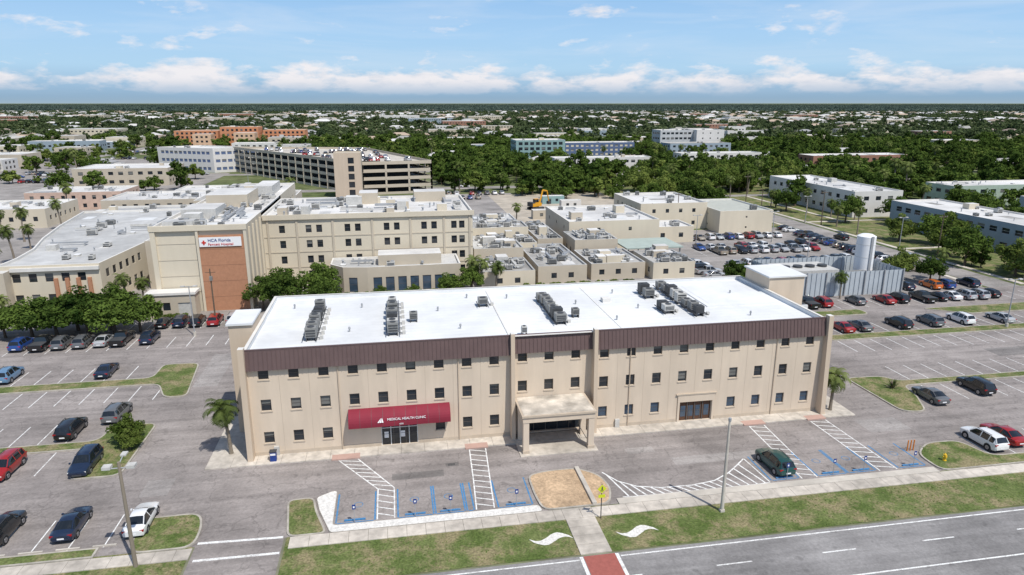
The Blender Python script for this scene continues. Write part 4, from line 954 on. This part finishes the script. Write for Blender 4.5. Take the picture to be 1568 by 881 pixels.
# low grass tufts, same tones as the turf, one mass object
rng=np.random.default_rng(8); mb=MB()
for (x0,x1,y0,y1,n) in ((5.6,24.5,-20.8,-16.4,500),(37,90,-20.8,-16.4,1300),(-60,-2.2,-20.8,-16.5,500),(-7,-2.5,-14.2,-10.2,90),(5.8,6.7,-14,-9.5,30),(-16.4,-12.4,-1.2,9.5,150),(-15.5,-12.6,22,28,80),(73.4,77.0,0,7.6,100),(68,73.5,-12.5,-9.8,80)):
    for _ in range(n):
        x=rng.uniform(x0,x1); y=rng.uniform(y0,y1); h=rng.uniform(.03,.08); w=rng.uniform(.03,.09); a=rng.uniform(0,3.14); z=.03 if y<-16.3 else .14
        dx,dy=math.cos(a)*w,math.sin(a)*w; mb.face([(x-dx,y-dy,z),(x+dx,y+dy,z),(x+dx*.6+.06,y+dy*.6+.04,z+h),(x-dx*.6+.06,y-dy*.6+.04,z+h)],M_tuft)
mb.obj('grass_tufts')

def scatter(name,meshes,pts):
    for i,me in enumerate(meshes):
        sub=pts[i::len(meshes)]; v=[];f=[]
        for (x,y,s) in sub:
            a=random.uniform(0,6.28); k=len(v); h=s*.5*math.sqrt(2)
            for j in range(4):
                t=a+j*math.pi/2; v.append((x+h*math.cos(t),y+h*math.sin(t),0.0))
            f.append((k,k+1,k+2,k+3))
        m=bpy.data.meshes.new(name); m.from_pydata(v,[],f); par=link(bpy.data.objects.new(name,m))
        par.instance_type='FACES'; par.use_instance_faces_scale=True; par.show_instancer_for_render=False; par.show_instancer_for_viewport=False
        ch=link(bpy.data.objects.new('tree',me)); ch.parent=par
CX,CY=15.3,-66.5
def house_mesh(i,wall,roofm):
    mb=MB(); w,d,h=(15,10,2.9) if i%2 else (18,11,2.9)
    P=rect(-w/2,-d/2,w/2,d/2)
    for k in range(4):
        L=w if k%2==0 else d; ops=[(2+j*4,3.6+j*4,.9,2.2) for j in range(int((L-2)/4))]
        if k==0: ops[-1]=(ops[-1][0],ops[-1][0]+1.0,.05,2.2,M_doorb)
        facade(mb,P[k],P[(k+1)%4],0,h,ops,wall,M_glass)
    e=.7; a=[(-w/2-e,-d/2-e,h),(w/2+e,-d/2-e,h),(w/2+e,d/2+e,h),(-w/2-e,d/2+e,h)]; rz=h+2.3; rx=w/2-d/2+.5
    r0,r1=(-rx,0,rz),(rx,0,rz)
    mb.face([a[0],a[1],r1,r0],roofm); mb.face([a[1],a[2],r1],roofm); mb.face([a[2],a[3],r0,r1],roofm); mb.face([a[3],a[0],r0],roofm); mb.face(a[::-1],M_whitef)
    if i%2: mb.box(w/2+.01,w/2+5,-d/2,d/2-3,0,2.6,wall,top=roofm)
    return mb.mesh('house_mesh')
HM=[house_mesh(0,M_tan2,M_groof),house_mesh(1,M_tan,M_groof2),house_mesh(2,M_tan2,mat('brown_shingle',(.27,.22,.18))),house_mesh(3,M_bwall,mat('pale_tile_roof',(.55,.53,.50))),house_mesh(4,M_tan,M_lroof),house_mesh(5,M_wwall,mat('grey_shingle',(.30,.30,.30))),house_mesh(6,M_tan2,mat('tan_tile_roof',(.42,.33,.25)))]
G=Grid()
for f in FOOT: G.add(f)
hr=random.Random(9); hc=0
for _ in range(20000):
    d=hr.uniform(0,1)**.68*3000+240; t=hr.uniform(-.85,.85); x=CX+d*(.172+.985*t); y=CY+d*(.985-.172*t)
    x=round(x/25)*25+hr.uniform(-4,4); y=round(y/33)*33+hr.uniform(-4,4)
    q=math.sin(x*.006+2)+math.sin(y*.005+x*.003)
    if y<230 or (q<-.7 and hr.random()<.85) or G.hit(x,y,9): continue
    o=bpy.data.objects.new('house',hr.choice(HM)); o.location=(x,y,0); s_=hr.uniform(.85,1.25)*(1 if d<1200 else 1.35); o.scale=(s_,s_,s_); o.rotation_euler=(0,0,hr.choice([0,math.pi/2,math.pi,0])+hr.uniform(-.15,.15)); link(o)
    f=(x-10,y-11,x+10,y+7); G.add(f); hc+=1
    if hc>1600: break
def gen(n,d0,d1,power,smin,smax,pad=.95,ymin=-1e9,r=1.5,thr=-.9):
    out=[]; rg=np.random.default_rng(int(n))
    for _ in range(n):
        d=(rg.uniform(d0**power,d1**power))**(1/power); t=rg.uniform(-pad,pad); x=CX+d*(.172+.985*t); y=CY+d*(.985-.172*t)
        if y<ymin or G.hit(x,y,r): continue
        q=math.sin(x*.021+1.3)+math.sin(y*.027+x*.009)+math.sin((x+y)*.05)*.5
        if q<thr and rg.uniform()<.85: continue
        out.append((x,y,rg.uniform(smin,smax)*(.75+.5*rg.uniform()**2)))
    return out
near=[p for p in gen(8600,130,620,2,.55,1.3,ymin=40,thr=-1.2) if not(139<p[0]<205 and p[1]<175 and random.random()<.75) and not (98<p[0]<128 and p[1]<230 and random.random()<.5) and not (p[0]<-60 and p[1]<520 and random.random()<.7)]
scatter('woodland_trees',MID,near)
scatter('distant_trees',FAR,gen(40000,600,3000,1.6,.5,1.25,.92,r=0,thr=-.8))
rng=np.random.default_rng(77); V=[];F=[]
for k in range(46):
    c=np.array([rng.uniform(-50,50),rng.uniform(-50,50),rng.uniform(2,6)]); leaves(V,F,c,rng.uniform(5,9),16,2.2,rng,.6)
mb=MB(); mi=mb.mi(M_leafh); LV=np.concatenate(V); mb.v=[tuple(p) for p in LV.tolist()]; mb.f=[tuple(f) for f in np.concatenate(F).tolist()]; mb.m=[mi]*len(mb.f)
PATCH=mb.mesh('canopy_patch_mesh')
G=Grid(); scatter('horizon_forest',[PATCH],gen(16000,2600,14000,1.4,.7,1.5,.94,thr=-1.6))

# ---------------------------------------------------------------- sky & sun
el=math.radians(58); sv=Vector((.50,-.866,0))*math.cos(el)+Vector((0,0,math.sin(el)))
sun=bpy.data.lights.new('sun','SUN'); sun.energy=4.3; sun.angle=math.radians(.53); sun.color=(1,.955,.885)
so=link(bpy.data.objects.new('sun',sun)); so.rotation_euler=sv.to_track_quat('Z','Y').to_euler()
w=bpy.data.worlds.new('World'); S.world=w; w.use_nodes=True; nt=w.node_tree; L=nt.links; nt.nodes.clear()
out=nd(nt,'ShaderNodeOutputWorld'); bgn=nd(nt,'ShaderNodeBackground'); bgn.inputs[1].default_value=.13
sk=nd(nt,'ShaderNodeTexSky',sky_type='NISHITA'); sk.sun_disc=False; sk.sun_elevation=el; sk.sun_rotation=math.atan2(sv.x,sv.y); sk.air_density=1.0; sk.dust_density=.6; sk.ozone_density=2.0
tc=nd(nt,'ShaderNodeTexCoord'); sx=nd(nt,'ShaderNodeSeparateXYZ'); L.new(tc.outputs['Generated'],sx.inputs[0])
def ramp(src,stops):
    r=nd(nt,'ShaderNodeValToRGB'); r.color_ramp.elements[0].position=stops[0][0]; r.color_ramp.elements[0].color=stops[0][1]
    r.color_ramp.elements[1].position=stops[-1][0]; r.color_ramp.elements[1].color=stops[-1][1]
    for p,c in stops[1:-1]: e=r.color_ramp.elements.new(p); e.color=c
    L.new(src,r.inputs[0]); return r.outputs[0]
def g(v): return (v,v,v,1)
def noise(scale3,sc,det,rough,dist=0,loc=(0,0,0)):
    mp=nd(nt,'ShaderNodeMapping'); mp.inputs['Scale'].default_value=scale3; mp.inputs['Location'].default_value=loc; L.new(tc.outputs['Generated'],mp.inputs[0])
    n=nd(nt,'ShaderNodeTexNoise'); n.inputs['Scale'].default_value=sc; n.inputs['Detail'].default_value=det; n.inputs['Roughness'].default_value=rough; n.inputs['Distortion'].default_value=dist; L.new(mp.outputs[0],n.inputs['Vector']); return n.outputs[0]
def math_(op,a,b=None,clamp=False):
    m=nd(nt,'ShaderNodeMath',operation=op,use_clamp=clamp)
    for i,x in enumerate((a,b)):
        if x is None: continue
        if isinstance(x,(int,float)): m.inputs[i].default_value=x
        else: L.new(x,m.inputs[i])
    return m.outputs[0]
def mix(f,a,b):
    m=nd(nt,'ShaderNodeMix',data_type='RGBA')
    L.new(f,m.inputs[0])
    for i,x in ((6,a),(7,b)):
        if isinstance(x,tuple): m.inputs[i].default_value=x
        else: L.new(x,m.inputs[i])
    return m.outputs[2]
airr=ramp(sx.outputs[2],[(0.0,(.34,.46,.57,1)),(.006,(.27,.42,.58,1)),(.018,(.30,.48,.68,1)),(.045,(.43,.66,.88,1)),(.09,(.39,.63,.91,1)),(.2,(.22,.46,.84,1))])
sc10=nd(nt,'ShaderNodeVectorMath',operation='SCALE'); sc10.inputs['Scale'].default_value=7.7; L.new(airr,sc10.inputs[0])
col=mix(ramp(sx.outputs[2],[(0.0,g(.97)),(.15,g(.9)),(.45,g(0))]),sk.outputs[0],sc10.outputs[0])
veil=noise((1,1,9),3.2,8,.6,.4); vf=math_('MULTIPLY',math_('SUBTRACT',veil,.47),1.8,True)
col=mix(math_('MULTIPLY',vf,ramp(sx.outputs[2],[(.0,g(.0)),(.03,g(.4)),(.1,g(.75)),(.3,g(.6)),(1,g(.3))])),col,(5.9,6.4,7.1,1))
cu=noise((1,1,2.8),14,10,.58,.1,(.35,.1,0)); cenv=ramp(sx.outputs[2],[(.008,g(0)),(.016,g(.22)),(.028,g(.23)),(.040,g(.12)),(.060,g(0)),(.2,g(0))])
big=noise((1,1,.5),4,3,.5,0,(.1,.7,0)); cu2=math_('ADD',cu,math_('MULTIPLY',math_('SUBTRACT',big,.5),.22))
cf=math_('MULTIPLY',math_('SUBTRACT',math_('ADD',cu2,cenv),.60),7,True)
cb=noise((1,1,3),30,6,.6)
ccol=mix(math_('MULTIPLY',ramp(sx.outputs[2],[(.010,g(.1)),(.032,g(1))]),math_('MULTIPLY',cb,1.9,True)),(3.8,4.5,5.5,1),(7.2,6.85,6.9,1))
cmask=math_('MULTIPLY',cf,ramp(sx.outputs[2],[(.007,g(0)),(.016,g(.6)),(.026,g(.88)),(.3,g(.88))]))
col=mix(cmask,col,ccol)
pf=noise((1,1,3.0),8,9,.6,.3,(.8,.3,0)); pfm=math_('MULTIPLY',math_('SUBTRACT',pf,.60),9,True)
col=mix(math_('MULTIPLY',pfm,ramp(sx.outputs[2],[(.06,g(0)),(.085,g(.7)),(1,g(.8))])),col,(6.8,6.6,6.9,1))
L.new(col,bgn.inputs[0]); L.new(bgn.outputs[0],out.inputs[0])

# ---------------------------------------------------------------- camera
cd=bpy.data.cameras.new('camera'); cam=link(bpy.data.objects.new('camera',cd)); S.camera=cam
cd.sensor_width=36; cd.lens=36*1045/1568; cd.clip_start=.5; cd.clip_end=80000
p=math.atan((440.5-158)/1045)
cam.location=(15.3,-66.5,35); cam.rotation_euler=(math.pi/2-p,0,math.radians(-9.9))
